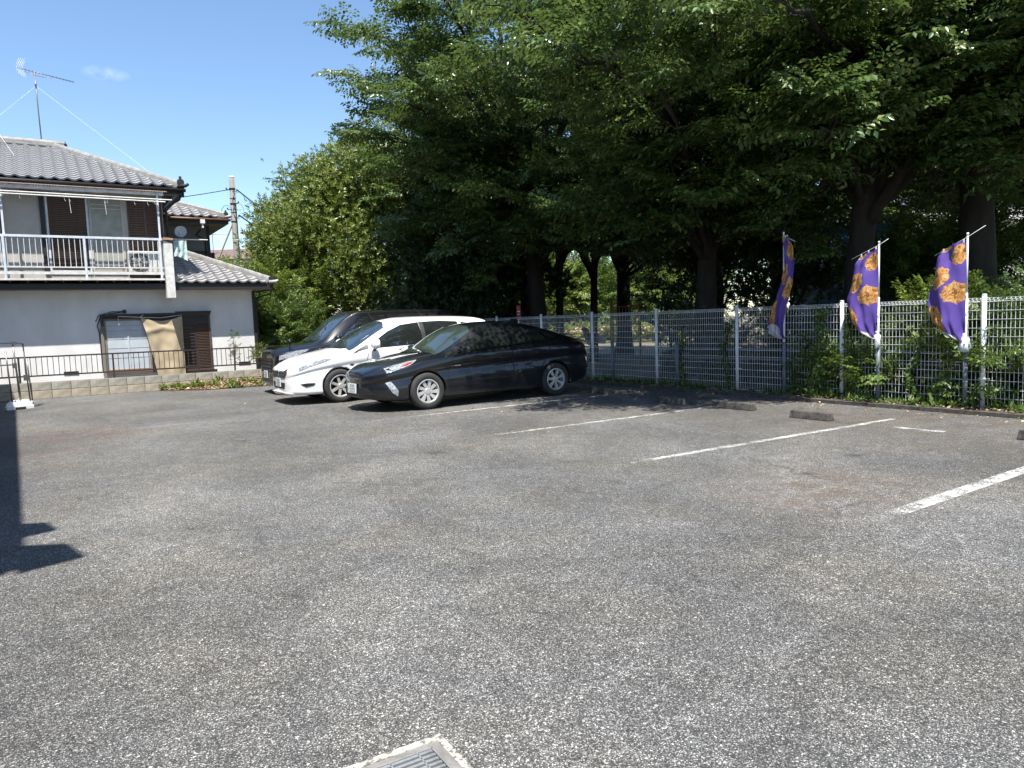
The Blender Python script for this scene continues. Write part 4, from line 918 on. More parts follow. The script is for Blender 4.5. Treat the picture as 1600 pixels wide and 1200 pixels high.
def f(sg):
    decal(bv, [(1.62, .965), (1.88, 1.14), (2.15, 1.285), (2.42, 1.345), (2.66, 1.35), (2.68, 1.025)], 'side', M_CGL, 'side_window', car, side=sg)
    decal(bv, [(2.74, 1.03), (2.73, 1.35), (3.05, 1.335), (3.42, 1.27), (3.52, 1.10)], 'side', M_CGL, 'side_window', car, side=sg)
    decal(bv, [(3.50, 1.24), (3.78, 1.15), (3.60, 1.10)], 'side', M_CGL, 'quarter_window', car, side=sg)
    decal(bv, [(1.30, .86), (1.56, .955), (1.58, .985), (1.36, .93)], 'side', M_CGL, 'quarter_window', car, side=sg)
    strip(bv, [(1.58, .945), (2.2, .985), (2.9, 1.03), (3.6, 1.09), (3.8, 1.13)], 'side', .022, M_CHR, 'window_trim', car, .012, sg)
    strip(bv, [(1.28, .24), (1.36, .6), (1.46, .90)], 'side', .009, M_GAP, 'panel_gap', car, .006, sg); strip(bv, [(2.70, .24), (2.71, .7), (2.70, 1.0)], 'side', .009, M_GAP, 'panel_gap', car, .006, sg)
    strip(bv, [(3.56, 1.06), (3.50, .80), (3.36, .62), (3.30, .50)], 'side', .009, M_GAP, 'panel_gap', car, .006, sg)
    strip(bv, [(1.34, .235), (2.7, .24), (3.26, .26)], 'side', .012, M_GAP, 'sill_gap', car, .004, sg)
    for x in (2.50, 3.32):
        b = MB(); b.box((x, sg * .878, .80 + (x - 2.5) * .05), (.19, .03, .032)); b.build('door_handle', M_PBLK, car, bevel=.01)
    decal(bv, [(-.02 + .30, .66), (.42, .70), (.70, .785), (.86, .85), (.74, .83), (.48, .78), (.30, .73)], 'side', M_LAMP, 'headlight', car, side=sg)
    decal(bv, [(.50, .745), (.62, .765), (.78, .825), (.70, .81)], 'side', M_RED, 'lamp_accent', car, .009, side=sg)
    decal(bv, [(.26, .50), (.34, .52), (.44, .36), (.43, .27), (.34, .34)], 'side', M_LAMP, 'fog_light', car, side=sg)
    decal(bv, [(4.14, 1.05), (4.44, 1.0), (4.48, .88), (4.30, .98)], 'side', M_RED, 'tail_light', car, side=sg)
    mirror(car, 1.66, sg * 1.0, 1.0, M_PBLK, .13, .21, .12)
both(f)
strip(bv, [(1.48, .72), (1.60, .72)], 'side', .016, M_CHR, 'side_badge', car, .006, -1)
decal(bv, [(-.62, .30), (.62, .30), (.46, .42), (-.46, .42)], 'front', M_LINER, 'lower_grille', car)
decal(bv, [(-.52, .24), (.52, .24), (.58, .28), (-.58, .28)], 'front', M_TRIMG, 'front_lip', car)
strip(bv, [(.30, -.66), (.62, -.62), (1.0, -.60), (1.2, -.64)], 'top', .012, M_GAP, 'bonnet_gap', car); strip(bv, [(.30, .66), (.62, .62), (1.0, .60), (1.2, .64)], 'top', .012, M_GAP, 'bonnet_gap', car)
plate_part(car, -.02, 0.0, .40, .06)
b = MB(); b.tube([(1.14, -.45, 1.0), (1.20, -.05, 1.015), (1.32, .05, 1.06)], .008, 5); b.tube([(1.12, .35, .99), (1.16, .55, 1.0), (1.30, .5, 1.06)], .008, 5); b.build('wiper', M_LINER, car)
b = MB(); b.add([(3.30, 0, 1.50), (3.42, 0, 1.495), (3.44, 0, 1.40), (3.18, 0, 1.43), (3.36, -.03, 1.41), (3.36, .03, 1.41)], [(0, 1, 4), (0, 4, 3), (1, 2, 4), (0, 5, 1), (0, 3, 5), (1, 5, 2)]); b.build('roof_fin', M_PBLK, car)
b = MB(); b.grid([[(4.12, y, 1.185 + .02 * (1 - (y / .6) ** 2)) , (4.36, y, 1.15 + .02 * (1 - (y / .6) ** 2))] for y in [-.6 + i * .1 for i in range(13)]]); b.grid([[(4.12, y, 1.165), (4.36, y, 1.135)] for y in [-.6 + i * .1 for i in range(13)]]); b.build('rear_spoiler', M_PBLK, car, True)
strip(bv, [(2.75, .50), (3.0, .60), (3.25, .68)], 'side', .001 + .012, M_TRIMG, 'door_crease', car, .003, -1)

# --- white people carrier
ST2 = [(0.00, .22, .42, .62, .40, .66, .30, .67), (.04, .20, .62, .66, .56, .70, .40, .715), (.14, .19, .74, .71, .66, .75, .50, .775), (.35, .18, .82, .79, .74, .835, .56, .865), (.65, .18, .86, .86, .79, .90, .60, .945), (.95, .18, .87, .91, .82, .95, .62, 1.0),
       (1.2, .18, .875, .945, .83, 1.0, .63, 1.06), (1.5, .18, .875, .965, .835, 1.17, .63, 1.24), (1.8, .18, .875, .98, .835, 1.33, .62, 1.42), (2.1, .18, .875, .995, .835, 1.45, .61, 1.545), (2.5, .18, .875, 1.01, .835, 1.52, .60, 1.605), (3.0, .18, .875, 1.03, .835, 1.535, .60, 1.615),
       (3.5, .18, .875, 1.05, .83, 1.53, .61, 1.61), (4.0, .19, .87, 1.07, .82, 1.51, .61, 1.59), (4.3, .22, .85, 1.07, .81, 1.46, .60, 1.54), (4.50, .27, .82, 1.04, .78, 1.24, .62, 1.32), (4.58, .36, .74, .92, .70, 1.02, .60, 1.06)]
A2 = R(32.5); fw2 = Vector((-3.30, 14.07, 0)); S2 = 1.01
loc2 = fw2 - Vector((math.cos(A2), math.sin(A2), 0)) * .93 * S2 + Vector((-math.sin(A2), math.cos(A2), 0)) * .865 * S2
car, body, bv = make_car('white_people_carrier', 'white people carrier with six spoke wheels, parked between the two black vehicles', loc2, A2, ST2, M_PWHT, [(.93, .355, .325), (3.68, .355, .325)], S2, crease=.022)
for x in (.93, 3.68):
    for sg in (-1, 1): make_wheel(.322, .20, .215, 7, 'star', car, x, sg * .772, M_RIM, sg)
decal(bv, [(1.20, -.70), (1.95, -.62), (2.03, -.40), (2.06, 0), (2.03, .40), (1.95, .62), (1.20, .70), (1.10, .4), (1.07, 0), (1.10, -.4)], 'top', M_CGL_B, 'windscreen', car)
def f(sg):
    decal(bv, [(1.58, 1.0), (1.72, 1.15), (2.0, 1.32), (2.3, 1.44), (2.70, 1.485), (2.72, 1.055)], 'side', M_CGL, 'side_window', car, side=sg)
    decal(bv, [(2.80, 1.06), (2.79, 1.49), (3.2, 1.50), (3.60, 1.475), (3.64, 1.11)], 'side', M_CGL, 'side_window', car, side=sg)
    decal(bv, [(3.70, 1.12), (3.68, 1.465), (4.05, 1.41), (4.25, 1.34), (4.22, 1.15)], 'side', M_CGL, 'rear_quarter_window', car, side=sg)
    decal(bv, [(1.18, .92), (1.54, 1.00), (1.56, 1.10), (1.36, 1.0)], 'side', M_TRIMG, 'quarter_panel', car, side=sg)
    decal(bv, [(2.71, 1.05), (2.71, 1.49), (2.80, 1.49), (2.81, 1.055)], 'side', M_TRIMG, 'door_pillar', car, side=sg)
    strip(bv, [(1.32, .26), (1.42, .6), (1.55, 1.0)], 'side', .008, M_TRIMG, 'panel_gap', car, .006, sg); strip(bv, [(2.76, .24), (2.77, .7), (2.76, 1.05)], 'side', .008, M_TRIMG, 'panel_gap', car, .006, sg)
    decal(bv, [(.17, .64), (.36, .715), (.66, .80), (.80, .855), (.64, .85), (.36, .795), (.18, .71)], 'side', M_LAMP, 'headlight', car, side=sg)
    decal(bv, [(1.12, .70), (1.16, .73), (1.23, .725), (1.20, .695)], 'side', M_TRIMG, 'side_repeater', car, side=sg)
    decal(bv, [(.18, .40), (.30, .415), (.45, .41), (.42, .37), (.28, .34)], 'side', M_LINER, 'fog_recess', car, side=sg)
    decal(bv, [(4.30, 1.1), (4.44, 1.08), (4.48, .80), (4.36, .82)], 'side', M_RED, 'tail_light', car, side=sg)
    for x in (2.52, 3.45):
        b = MB(); b.box((x, sg * .876, .90), (.19, .03, .034)); b.build('door_handle', M_PWHT, car, bevel=.01)
    mirror(car, 1.64, sg * 1.0, 1.09, M_PWHT, .17, .24, .20)
both(f)
decal(bv, [(-.36, .64), (.36, .64), (.50, .69), (.50, .60), (.38, .50), (-.38, .50), (-.50, .60), (-.50, .69)], 'front', M_TRIMG, 'grille', car)
for z in (.545, .60): strip(bv, [(-.42, z), (.42, z)], 'front', .012, M_GAP, 'grille_slot', car, .008)
b = MB(); b.lathe([(.048, -.006), (.058, .0), (.048, .006)], 20, 'y', (0, 0, 0)); b.box((0, 0, 0), (.11, .008, .02)); e_ = b.build('badge', M_CHR, car, True); e_.location = (-.012, 0, .60); e_.rotation_euler = (0, 0, PI / 2)
decal(bv, [(-.34, .30), (.34, .30), (.42, .42), (-.42, .42)], 'front', M_LINER, 'lower_grille', car)
decal(bv, [(-.60, .20), (.60, .20), (.66, .235), (-.66, .235)], 'front', M_PWHT, 'front_lip', car, .03)
strip(bv, [(.30, -.70), (.62, -.64), (1.0, -.62), (1.2, -.68)], 'top', .010, M_TRIMG, 'bonnet_gap', car); strip(bv, [(.30, .70), (.62, .64), (1.0, .62), (1.2, .68)], 'top', .010, M_TRIMG, 'bonnet_gap', car)
plate_part(car, -.02, .0, .42, .0)
b = MB(); b.tube([(1.10, -.5, 1.04), (1.14, 0, 1.05), (1.26, .05, 1.10)], .008, 5); b.tube([(1.10, .2, 1.04), (1.12, .5, 1.04)], .008, 5); b.build('wiper', M_LINER, car)
b = MB(); b.tube([(3.0, -.3, 1.60), (2.8, -.3, 1.78)], [.006, .003], 5)
b.tube([(2.15, .40, 1.57), (2.02, .42, 1.76)], [.008, .012], 5); b.build('aerial', M_LINER, car)

# --- black minivan
ST3 = [(0.00, .24, .52, .84, .50, .92, .40, .93), (.03, .22, .70, .88, .66, .97, .52, .985), (.10, .21, .80, .92, .74, 1.01, .58, 1.03), (.30, .20, .88, .98, .81, 1.06, .62, 1.085), (.65, .20, .905, 1.03, .85, 1.11, .65, 1.14), (.95, .20, .915, 1.07, .865, 1.15, .67, 1.18),
       (1.15, .20, .92, 1.09, .87, 1.24, .68, 1.28), (1.45, .20, .92, 1.11, .875, 1.46, .69, 1.52), (1.75, .20, .92, 1.12, .875, 1.69, .72, 1.77), (2.05, .20, .92, 1.13, .875, 1.81, .74, 1.885), (2.5, .20, .92, 1.14, .875, 1.82, .75, 1.90), (3.2, .20, .92, 1.15, .875, 1.83, .75, 1.91),
       (4.0, .20, .92, 1.16, .87, 1.83, .75, 1.90), (4.6, .22, .91, 1.16, .86, 1.80, .74, 1.87), (4.82, .26, .88, 1.14, .84, 1.6, .70, 1.68), (4.92, .36, .80, 1.02, .78, 1.3, .68, 1.36)]
P3 = site(3.93, 17.05); A3 = R(31.5)
car, body, bv = make_car('black_minivan', 'tall black minivan with large grille, farthest of the three parked cars', P3, A3, ST3, M_PBLK2, [(.90, .37, .34), (3.9, .37, .34)], .97, bulge=.02)
for x in (.90, 3.9):
    for sg in (-1, 1): make_wheel(.335, .21, .235, 10, 'star', car, x, sg * .81, M_RIM, sg)
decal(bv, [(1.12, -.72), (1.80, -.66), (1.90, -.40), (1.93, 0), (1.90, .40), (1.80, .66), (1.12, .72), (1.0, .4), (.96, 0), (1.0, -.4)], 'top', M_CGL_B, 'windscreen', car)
def f(sg):
    decal(bv, [(1.50, 1.17), (1.78, 1.45), (2.0, 1.66), (2.2, 1.74), (2.66, 1.76), (2.68, 1.20)], 'side', M_CGL, 'side_window', car, side=sg)
    decal(bv, [(2.74, 1.20), (2.73, 1.77), (3.75, 1.77), (3.78, 1.22)], 'side', M_CGL, 'side_window', car, side=sg)
    decal(bv, [(3.85, 1.22), (3.83, 1.76), (4.45, 1.73), (4.6, 1.30)], 'side', M_CGL, 'rear_quarter_window', car, side=sg)
    decal(bv, [(1.14, 1.12), (1.45, 1.16), (1.60, 1.34)], 'side', M_CGL, 'quarter_window', car, side=sg)
    decal(bv, [(.10, .80), (.40, .86), (.72, .985), (.76, 1.02), (.50, 1.0), (.12, .90)], 'side', M_LAMP, 'headlight', car, side=sg)
    decal(bv, [(.06, .70), (.26, .70), (.50, .76), (.40, .80), (.10, .76)], 'side', M_CHR, 'headlight_trim', car, side=sg)
    strip(bv, [(1.30, .26), (1.36, .7), (1.48, 1.12)], 'side', .009, M_GAP, 'panel_gap', car, .006, sg); strip(bv, [(2.70, .24), (2.70, 1.2)], 'side', .009, M_GAP, 'panel_gap', car, .006, sg)
    strip(bv, [(.05, .66), (.20, .64), (.34, .50), (.30, .34), (.16, .28)], 'side', .02, M_CHR, 'fog_surround', car, .006, sg)
    for z in (.36, .43, .50, .57): strip(bv, [(.10, z), (.28, z)], 'side', .012, M_TRIMG, 'fog_slat', car, .006, sg)
    mirror(car, 1.42, sg * 1.05, 1.20, M_PBLK2, .15, .20, .24)
both(f)
decal(bv, [(-.50, .52), (.50, .52), (.56, .84), (-.56, .84)], 'front', M_LINER, 'grille', car)
for z in (.56, .64, .72, .80): strip(bv, [(-.50, z), (.50, z)], 'front', .028, M_CHR if z > .7 else M_TRIMG, 'grille_bar', car, .012)
decal(bv, [(-.55, .28), (.55, .28), (.5, .36), (-.5, .36)], 'front', M_TRIMG, 'lower_grille', car)
plate_part(car, -.02, .02, .46, .0)
b = MB(); b.tube([(.98, -.55, 1.22), (1.02, 0, 1.24)], .008, 5); b.build('wiper', M_LINER, car)
b = MB(); b.tube([(.36, -.78, 1.02), (.36, -.80, 1.18)], .012, 8); b.lathe([(0, -.06), (.06, -.05), (.075, 0), (.06, .04), (0, .045)], 12, 'z', (.36, -.80, 1.22)); b.build('parking_mirror', M_PBLK2, car, True)

# ------------------------------------------------------------------ vegetation
M_BARK = mat('bark', (.034, .027, .021), .95, col2=(.014, .011, .009), scale=5, bump=1.0, bscale=26, stretch=(1, 1, .35))
M_LF_CH = leaf_mat('cherry_leaf', (.038, .082, .024), (.092, .150, .042), (.20, .24, .08), .34, .30)
M_LF_EV = leaf_mat('evergreen_leaf', (.085, .140, .022), (.185, .235, .042), (.27, .25, .07), .28, .34)
M_LF_YG = leaf_mat('yellow_green_leaf', (.085, .135, .018), (.17, .225, .035), (.28, .31, .07), .38, .42)
M_LF_MD = leaf_mat('mid_green_leaf', (.05, .10, .022), (.10, .17, .035), (.19, .23, .06), .38, .42)
M_LF_PA = leaf_mat('pale_leaf', (.05, .085, .035), (.095, .14, .06), (.17, .20, .10), .35, .45)
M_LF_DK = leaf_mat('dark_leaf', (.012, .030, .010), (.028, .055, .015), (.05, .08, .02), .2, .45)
M_LITTER = leaf_mat('dry_leaf', (.20, .12, .06), (.40, .28, .16), (.60, .50, .33), .1, .8)
def leaves(b, d, n, L, w, fold=.25):
    """b base, d direction, n normal (arrays k,3), L lengths -> (k,4,3)"""
    d = d / np.linalg.norm(d, axis=1, keepdims=True); s = np.cross(d, n); s /= np.linalg.norm(s, axis=1, keepdims=True) + 1e-9; n = np.cross(s, d)
    L = L[:, None]; V = np.empty((len(b), 4, 3), np.float32)
    V[:, 0] = b; V[:, 2] = b + d * L - n * L * .10
    V[:, 1] = b + d * L * .45 + s * L * w + n * L * w * fold; V[:, 3] = b + d * L * .45 - s * L * w + n * L * w * fold
    return V
def leaf_object(name, V, m, parent=None, kind=None):
    k = len(V); F = np.empty((k, 2, 3), np.int32); base = (np.arange(k) * 4)[:, None]
    F[:, 0] = base + [0, 1, 2]; F[:, 1] = base + [0, 2, 3]
    me = bpy.data.meshes.new(name); P = np.ascontiguousarray(V.reshape(-1, 3), dtype=np.float32); Fi = F.reshape(-1)
    me.vertices.add(len(P)); me.vertices.foreach_set('co', P.ravel()); me.loops.add(len(Fi)); me.loops.foreach_set('vertex_index', Fi)
    me.polygons.add(k * 2); me.polygons.foreach_set('loop_start', np.arange(0, k * 6, 3, dtype=np.int32)); me.update(calc_edges=True); me.materials.append(m)
    o = link(name, me, parent)
    if kind: o['kind'] = kind
    return o
def norm(v): return v / (np.linalg.norm(v, axis=-1, keepdims=True) + 1e-9)
def tmpl_cherry(seed, leafL=.10):
    g = np.random.default_rng(seed); B, D, N, L = [], [], [], []
    def twig(p, d, ln, cnt):
        for i in range(cnt):
            t = (i + .6) / cnt; q = p + d * ln * t + np.array([0, 0, -.16 * ln * t * t]); side = np.cross(d, [0, 0, 1]) * (1 if i % 2 else -1)
            dd = d * .65 + side * g.uniform(.5, .95) + np.array([0, 0, -g.uniform(.1, .75)]); B.append(q); D.append(dd); N.append(np.array([g.normal(0, .35), g.normal(0, .35), 1])); L.append(leafL * g.uniform(.7, 1.25))
    d0 = np.array([1., 0, .12]); twig(np.zeros(3), d0, .85, 15)
    for k in range(6):
        t = .1 + k * .13; sg = 1 if k % 2 else -1; a = sg * g.uniform(.6, 1.0)
        twig(np.array([.85 * t, 0, .05 * t]), norm(np.array([math.cos(a), math.sin(a), g.uniform(-.05, .22)])), .48 * (1.05 - t * .6), 8)
    return np.array(B), np.array(D), np.array(N), np.array(L)
def tmpl_rosette(seed, leafL=.10, cnt=10):
    g = np.random.default_rng(seed); B, D, N, L = [], [], [], []
    for i in range(cnt):
        a = i * 2.4 + g.uniform(-.3, .3); e = .25 + .9 * i / cnt; r_ = math.sin(e + .3)
        D.append([math.cos(e) * 1., math.cos(a) * r_, math.sin(a) * r_]); N.append([1, 0, 0]); B.append([.02 * (cnt - i) * .5 - .03, 0, 0]); L.append(leafL * g.uniform(.75, 1.15))
    return np.array(B), np.array(D), np.array(N) + g.normal(0, .2, (cnt, 3)), np.array(L)
CH = [leaves(*tmpl_cherry(s_, .118)[:3], tmpl_cherry(s_, .118)[3], .27) for s_ in range(8)]
RO = [leaves(*tmpl_rosette(s_)[:3], tmpl_rosette(s_)[3], .17, .15) for s_ in range(6)]
def place(tm, P, D, S, g, roll=.35, up=True):
    """rotate template (+x axis) onto D, z kept upward"""
    out = []; idx = g.integers(0, len(tm), len(P)); D = norm(D)
    if up:
        y = norm(np.cross(np.tile([0., 0, 1.], (len(P), 1)) + g.normal(0, roll, (len(P), 3)), D)); z = np.cross(D, y)
    else:
        y = norm(np.cross(g.normal(0, 1, (len(P), 3)), D)); z = np.cross(D, y)
    for t in range(len(tm)):
        k = np.where(idx == t)[0]
        if len(k) == 0: continue
        Rm = np.stack([D[k], y[k], z[k]], axis=1)        # rows are axes
        V = np.einsum('lvi,kij->klvj', tm[t].reshape(-1, 4, 3), Rm) * S[k][:, None, None, None] + P[k][:, None, None, :]
        out.append(V.reshape(-1, 4, 3))
    return np.concatenate(out)
def bez(p0, p1, p2, p3, n):
    return [p0 * (1 - t) ** 3 + p1 * 3 * t * (1 - t) ** 2 + p2 * 3 * t * t * (1 - t) + p3 * t ** 3 for t in [i / n for i in range(n + 1)]]
def sunny(Wp):
    k = (Wp[:, 2:3] - 1.2) / to_sun.z; S_ = Wp - np.array(to_sun)[None, :] * k - np.array(FO)[None, :]
    q = S_ @ np.array(FN); dd = -(S_ @ np.array(FD)); return ((dd > 1.9) & (q < 1.2)) | ((dd > 1.3) & (q < .2))
def broad_tree(label, base, r0, fork, targets, seed, lean=(0, 0), m=None, n2=7, nsp=9, sl=1.9, sp_scale=1., limb_r=.10, group=None, fixed=(), cut=True):
    g = np.random.default_rng(seed); root = thing('cherry_tree', label, 'tree', (base[0], base[1], 0), 0, group)
    o = np.array([base[0], base[1], 0.]); b = MB(); top = np.array([lean[0], lean[1], fork])
    path = bez(np.array([0, 0, -.1]), np.array([lean[0] * .1, lean[1] * .1, fork * .35]), np.array([lean[0] * .7, lean[1] * .7, fork * .7]), top, 10)
    rad = [r0 * (1.35 if i == 0 else 1.12 if i == 1 else 1 - .035 * i) for i in range(11)]
    b.tube(path, rad, 14); b.v = [(x * (1 + .08 * mn.noise(Vector((x * 4, y * 4, z * 1.5 + seed)))), y * (1 + .08 * mn.noise(Vector((x * 4, y * 4, z * 1.5 + seed + 7)))), z) for x, y, z in b.v]
    b.build('trunk', M_BARK, root, True); P, D = [], []; tw = MB()
    for ti, (tx, ty, tz) in enumerate(list(targets) + list(fixed)):
        t = np.array([tx, ty, tz]) - o; s0 = path[int(g.integers(6, 11))] if ti > 1 else top; h = np.array([t[0], t[1], 0]); 
        p1 = s0 + (t - s0) * .25 + np.array([0, 0, .9]); p2 = s0 + (t - s0) * .7 + np.array([0, 0, .7])
        lp = bez(s0, p1, p2, t, 12); lr = limb_r * (1.1 if ti < len(targets) else .6)
        if cut:
            bad = sunny(np.array(lp) + o + np.array([0, 0, 0])); 
            if bad.any() and bad.argmax() < 12:
                if bad.argmax() < 4: continue
                t = lp[bad.argmax() - 1]; lp = bez(s0, s0 + (t - s0) * .25 + np.array([0, 0, .5]), s0 + (t - s0) * .7 + np.array([0, 0, .3]), t, 12)
        lb = MB(); lb.tube([q + g.normal(0, .035, 3) * (1 if 0 < i < 12 else 0) for i, q in enumerate(lp)], [lr * (1 - .8 * i / 12) + .01 for i in range(13)], 7); lb.build('limb', M_BARK, root, True)
        for k in range(n2):
            u = .25 + .75 * (k + g.uniform(0, .8)) / n2; i0 = min(11, int(u * 12)); q = lp[i0] + (lp[i0 + 1] - lp[i0]) * (u * 12 - i0 if i0 < 11 else 0)
            ax = norm(lp[min(12, i0 + 1)] - lp[i0]); a = g.uniform(.35, 1.15) * (1 if k % 2 else -1); ca, sa = math.cos(a), math.sin(a)
            d = norm(np.array([ax[0] * ca - ax[1] * sa, ax[0] * sa + ax[1] * ca, g.uniform(-.15, .35)])) if k < n2 - 1 else norm(ax * [1, 1, .5])
            ln = sl * g.uniform(.6, 1.1) * (1.1 - .35 * u)
            e = q + d * ln
            if cut and sunny((e + o)[None, :])[0]: e = q + d * ln * .35
            mid = q + d * ln * .5 + np.array([0, 0, .12 * ln]); tw.tube([q, mid, e - [0, 0, .1]], [.022, .014, .006], 4, False)
            for j in range(nsp):
                v_ = (j + .5) / nsp; w = q * (1 - v_) ** 2 + mid * 2 * v_ * (1 - v_) + e * v_ * v_; aa = g.uniform(.2, 1.2) * (1 if j % 2 else -1) * (1 - .6 * v_)
                dd = norm(np.array([d[0] * math.cos(aa) - d[1] * math.sin(aa), d[0] * math.sin(aa) + d[1] * math.cos(aa), g.uniform(-.25, .35)]))
                P.append(w); D.append(dd)
    to = tw.build('twigs', M_BARK, root, fix=False); to['kind'] = 'stuff'
    P, D = np.array(P), np.array(D)
    # the crowns were cut back over the sunny end of the fence: no sprays where they would shade it
    if cut:
        keep = ~sunny(P + o)
        P, D = P[keep], D[keep]
    V = place(CH, P, D, g.uniform(.75, 1.15, len(P)) * sp_scale, g)
    leaf_object('crown', V, m or M_LF_CH, root); return root
def ring(cx, cy, r, z0, z1, n, g, a0=0, a1=2 * PI):
    return [(cx + r * q * math.cos(a), cy + r * q * math.sin(a), z) for a, q, z in zip([a0 + (a1 - a0) * (i + g.uniform(.1, .9)) / n for i in range(n)], g.uniform(.55, 1.0, n), g.uniform(z0, z1, n))]
def lump_tree(name, label, cat, c, rad, seed, m, nl=40, nr=110, lr=(.45, .9), tm=None, scale=1., group=None, trunk=.12, zmin=.3, flat=.75, stems=5, out=None):
    g = np.random.default_rng(seed); root = thing(name, label, cat, (c[0], c[1], 0), 0, group); tm = tm or RO
    cz = c[2]; P, D = [], []; lumps = []
    i = 0
    while len(lumps) < nl and i < nl * 20:
        i += 1; v = norm(g.normal(0, 1, 3)); 
        if v[2] < -.75: continue
        q = v * np.array(rad) * (g.uniform(.72, 1.0) if i % 4 else g.uniform(.3, .7)); 
        if cz + q[2] < zmin: continue
        lumps.append((q + [0, 0, cz], g.uniform(*lr)))
    for q, r_ in lumps:
        v = norm(g.normal(0, 1, (nr, 3)) + np.array([0, 0, .35])); rr = r_ * (1 + .22 * g.normal(0, 1, (nr, 1))) ; p = q + v * rr * np.array([1, 1, flat]); P.append(p); D.append(v + g.normal(0, .35, v.shape) + [0, 0, .35])
    P, D = np.concatenate(P), np.concatenate(D); k = P[:, 2] > .05; P, D = P[k], D[k]
    V = place(tm, P, D, g.uniform(.75, 1.25, len(P)) * scale, g, up=(tm is not RO))
    leaf_object('crown', V, m, root)
    if trunk:
        for s_ in range(stems):
            q, r_ = lumps[int(g.integers(0, len(lumps)))]; b = MB(); b0 = np.array([g.normal(0, trunk), g.normal(0, trunk), -.05])
            b.tube(bez(b0, b0 + [0, 0, q[2] * .4], q * [.6, .6, .7], q, 8), [trunk * (1 - .09 * i) for i in range(9)], 8); b.build('trunk' if s_ == 0 else 'stem', M_BARK, root, True)
    return root
def park_side(pts):
    out = []
    for x, y, z in pts:
        q = (x - FO.x) * FN.x + (y - FO.y) * FN.y
        if q < .9: x += FN.x * (.9 - q) * 1.2; y += FN.y * (.9 - q) * 1.2
        out.append((x, y, z))
    return out
gg = np.random.default_rng(5)
CG = 'big cherry trees standing in the park behind the mesh fence'
# nearest big trees (trunks seen through the fence)
broad_tree('big tree whose dark trunk stands behind the gap between the first two banners', (6.55, 14.0), .29, 4.6, park_side(ring(6.8, 14, 4.6, 5.0, 10.5, 15, gg)), 21, (.25, -.1), group=CG,
           fixed=[(4.7, 10.9, 3.9), (4.1, 10.0, 4.4), (3.4, 9.4, 5.3), (2.6, 10.4, 5.6), (6.4, 12.0, 5.6), (4.6, 11.2, 6.0), (5.2, 12.4, 3.8), (5.4, 11.8, 4.6), (5.6, 15.4, 3.8), (7.0, 12.9, 4.2), (7.5, 13.0, 3.7), (5.7, 13.6, 3.5), (6.5, 13.2, 5.2), (7.9, 12.7, 5.0)])
broad_tree('thick dark trunk tree right of the third banner', (8.5, 13.3), .34, 5.0, park_side(ring(9.0, 13.3, 4.6, 5.6, 11, 13, gg)), 22, (-.1, 0), group=CG, fixed=[(8.0, 11.4, 6.2), (9.0, 11.0, 5.6), (9.6, 11.6, 4.6), (11, 11.5, 5), (7.2, 12.4, 7.4), (7.6, 13.6, 4.6), (9.6, 14.6, 4.4), (10.4, 13.2, 4.2), (8.1, 12.5, 3.9), (9.4, 12.2, 4.0), (8.9, 11.9, 4.8), (10.2, 12.4, 3.7), (7.8, 12.8, 5.4)])
broad_tree('forked tree with dark trunk behind the middle of the fence', (4.5, 17.0), .27, 4.2, ring(4.5, 17, 5.6, 4.6, 11, 15, gg), 23, (.1, -.2), group=CG,
           fixed=[(1.0, 10.6, 5.1), (2.3, 10.9, 4.7), (.4, 11.6, 6.0), (2.9, 10.2, 5.2), (3.4, 12.2, 5.6), (-.2, 12.8, 7.0), (1.4, 10.6, 6.6), (2.2, 12.8, 7.6), (3.7, 13.4, 3.4), (3.2, 15.2, 3.2), (5.4, 15.6, 3.0), (6.0, 17, 3.2), (4.2, 19, 3.4), (2.5, 17.2, 3.5), (1.5, 18.6, 3.7), (2.0, 15.4, 3.9)])
broad_tree('tall tree whose branches reach farthest left over the evergreen', (.9, 22.0), .30, 4.6, ring(1.3, 22.3, 4.6, 5.0, 13, 16, gg), 24, (-.2, -.1), group=CG,
           fixed=[(-3.5, 20.3, 9.3), (-3.2, 20.0, 7.8), (-3.2, 20.6, 6.6), (-2.3, 19.6, 10.4), (-1.7, 19.0, 11.6), (-2.4, 18.6, 8.2), (-2.2, 17.6, 6.6), (-1.2, 16.6, 8.6), (-.8, 16.2, 6.4), (-1.6, 18.0, 9.8), (.4, 15.6, 9.6), (-1, 20, 3.5), (.5, 19.6, 3.8), (2, 21, 3.6), (-2.6, 21.6, 4.2), (3, 22.5, 3.7), (-.2, 18.4, 4.6), (-2.0, 19.4, 5.4), (0, 21, 3.1), (1.9, 19.6, 3.2), (3.4, 21, 3.1), (2.8, 18.8, 3.1)])
def clone(src, label, loc, rz, sc, group=None):
    c = copy_tree(src); c.location = loc; c.rotation_euler = (0, 0, rz); c.scale = (sc, sc, sc); c['label'] = label
    if group: c['group'] = group
    return c
tA, tB, tC, tD = [o for o in bpy.data.objects if o.name.startswith('cherry_tree') and o.parent is None][:4]
far_g = 'trees farther back in the park'
s1 = broad_tree('slender tree with a thin straight trunk in the shade, left of the slide', (2.75, 24.2), .14, 3.8, ring(2.8, 24.2, 3.4, 4.0, 8.5, 10, gg), 31, (.1, 0), n2=6, nsp=7, sl=1.6, group=far_g)
clone(s1, 'slender tree second in the row behind the rear of the black hatchback', (1.75, 25.6, 0), 1.3, 1.1, far_g)
clone(s1, 'thin tree beside the thick trunk left of the shaded fence', (.55, 24.6, 0), 2.6, 1.15, far_g)
clone(s1, 'tree deep in the park shade behind the minivan roof', (-2.6, 27.5, 0), 4.1, 1.3, far_g)
clone(s1, 'tree in the dark centre of the park behind the shaded banner', (6.4, 22.5, 0), 5.2, 1.1, far_g)
clone(s1, 'tree behind the thick trunks at the right edge of the park', (13.6, 17.2, 0), .6, 1.25, far_g)
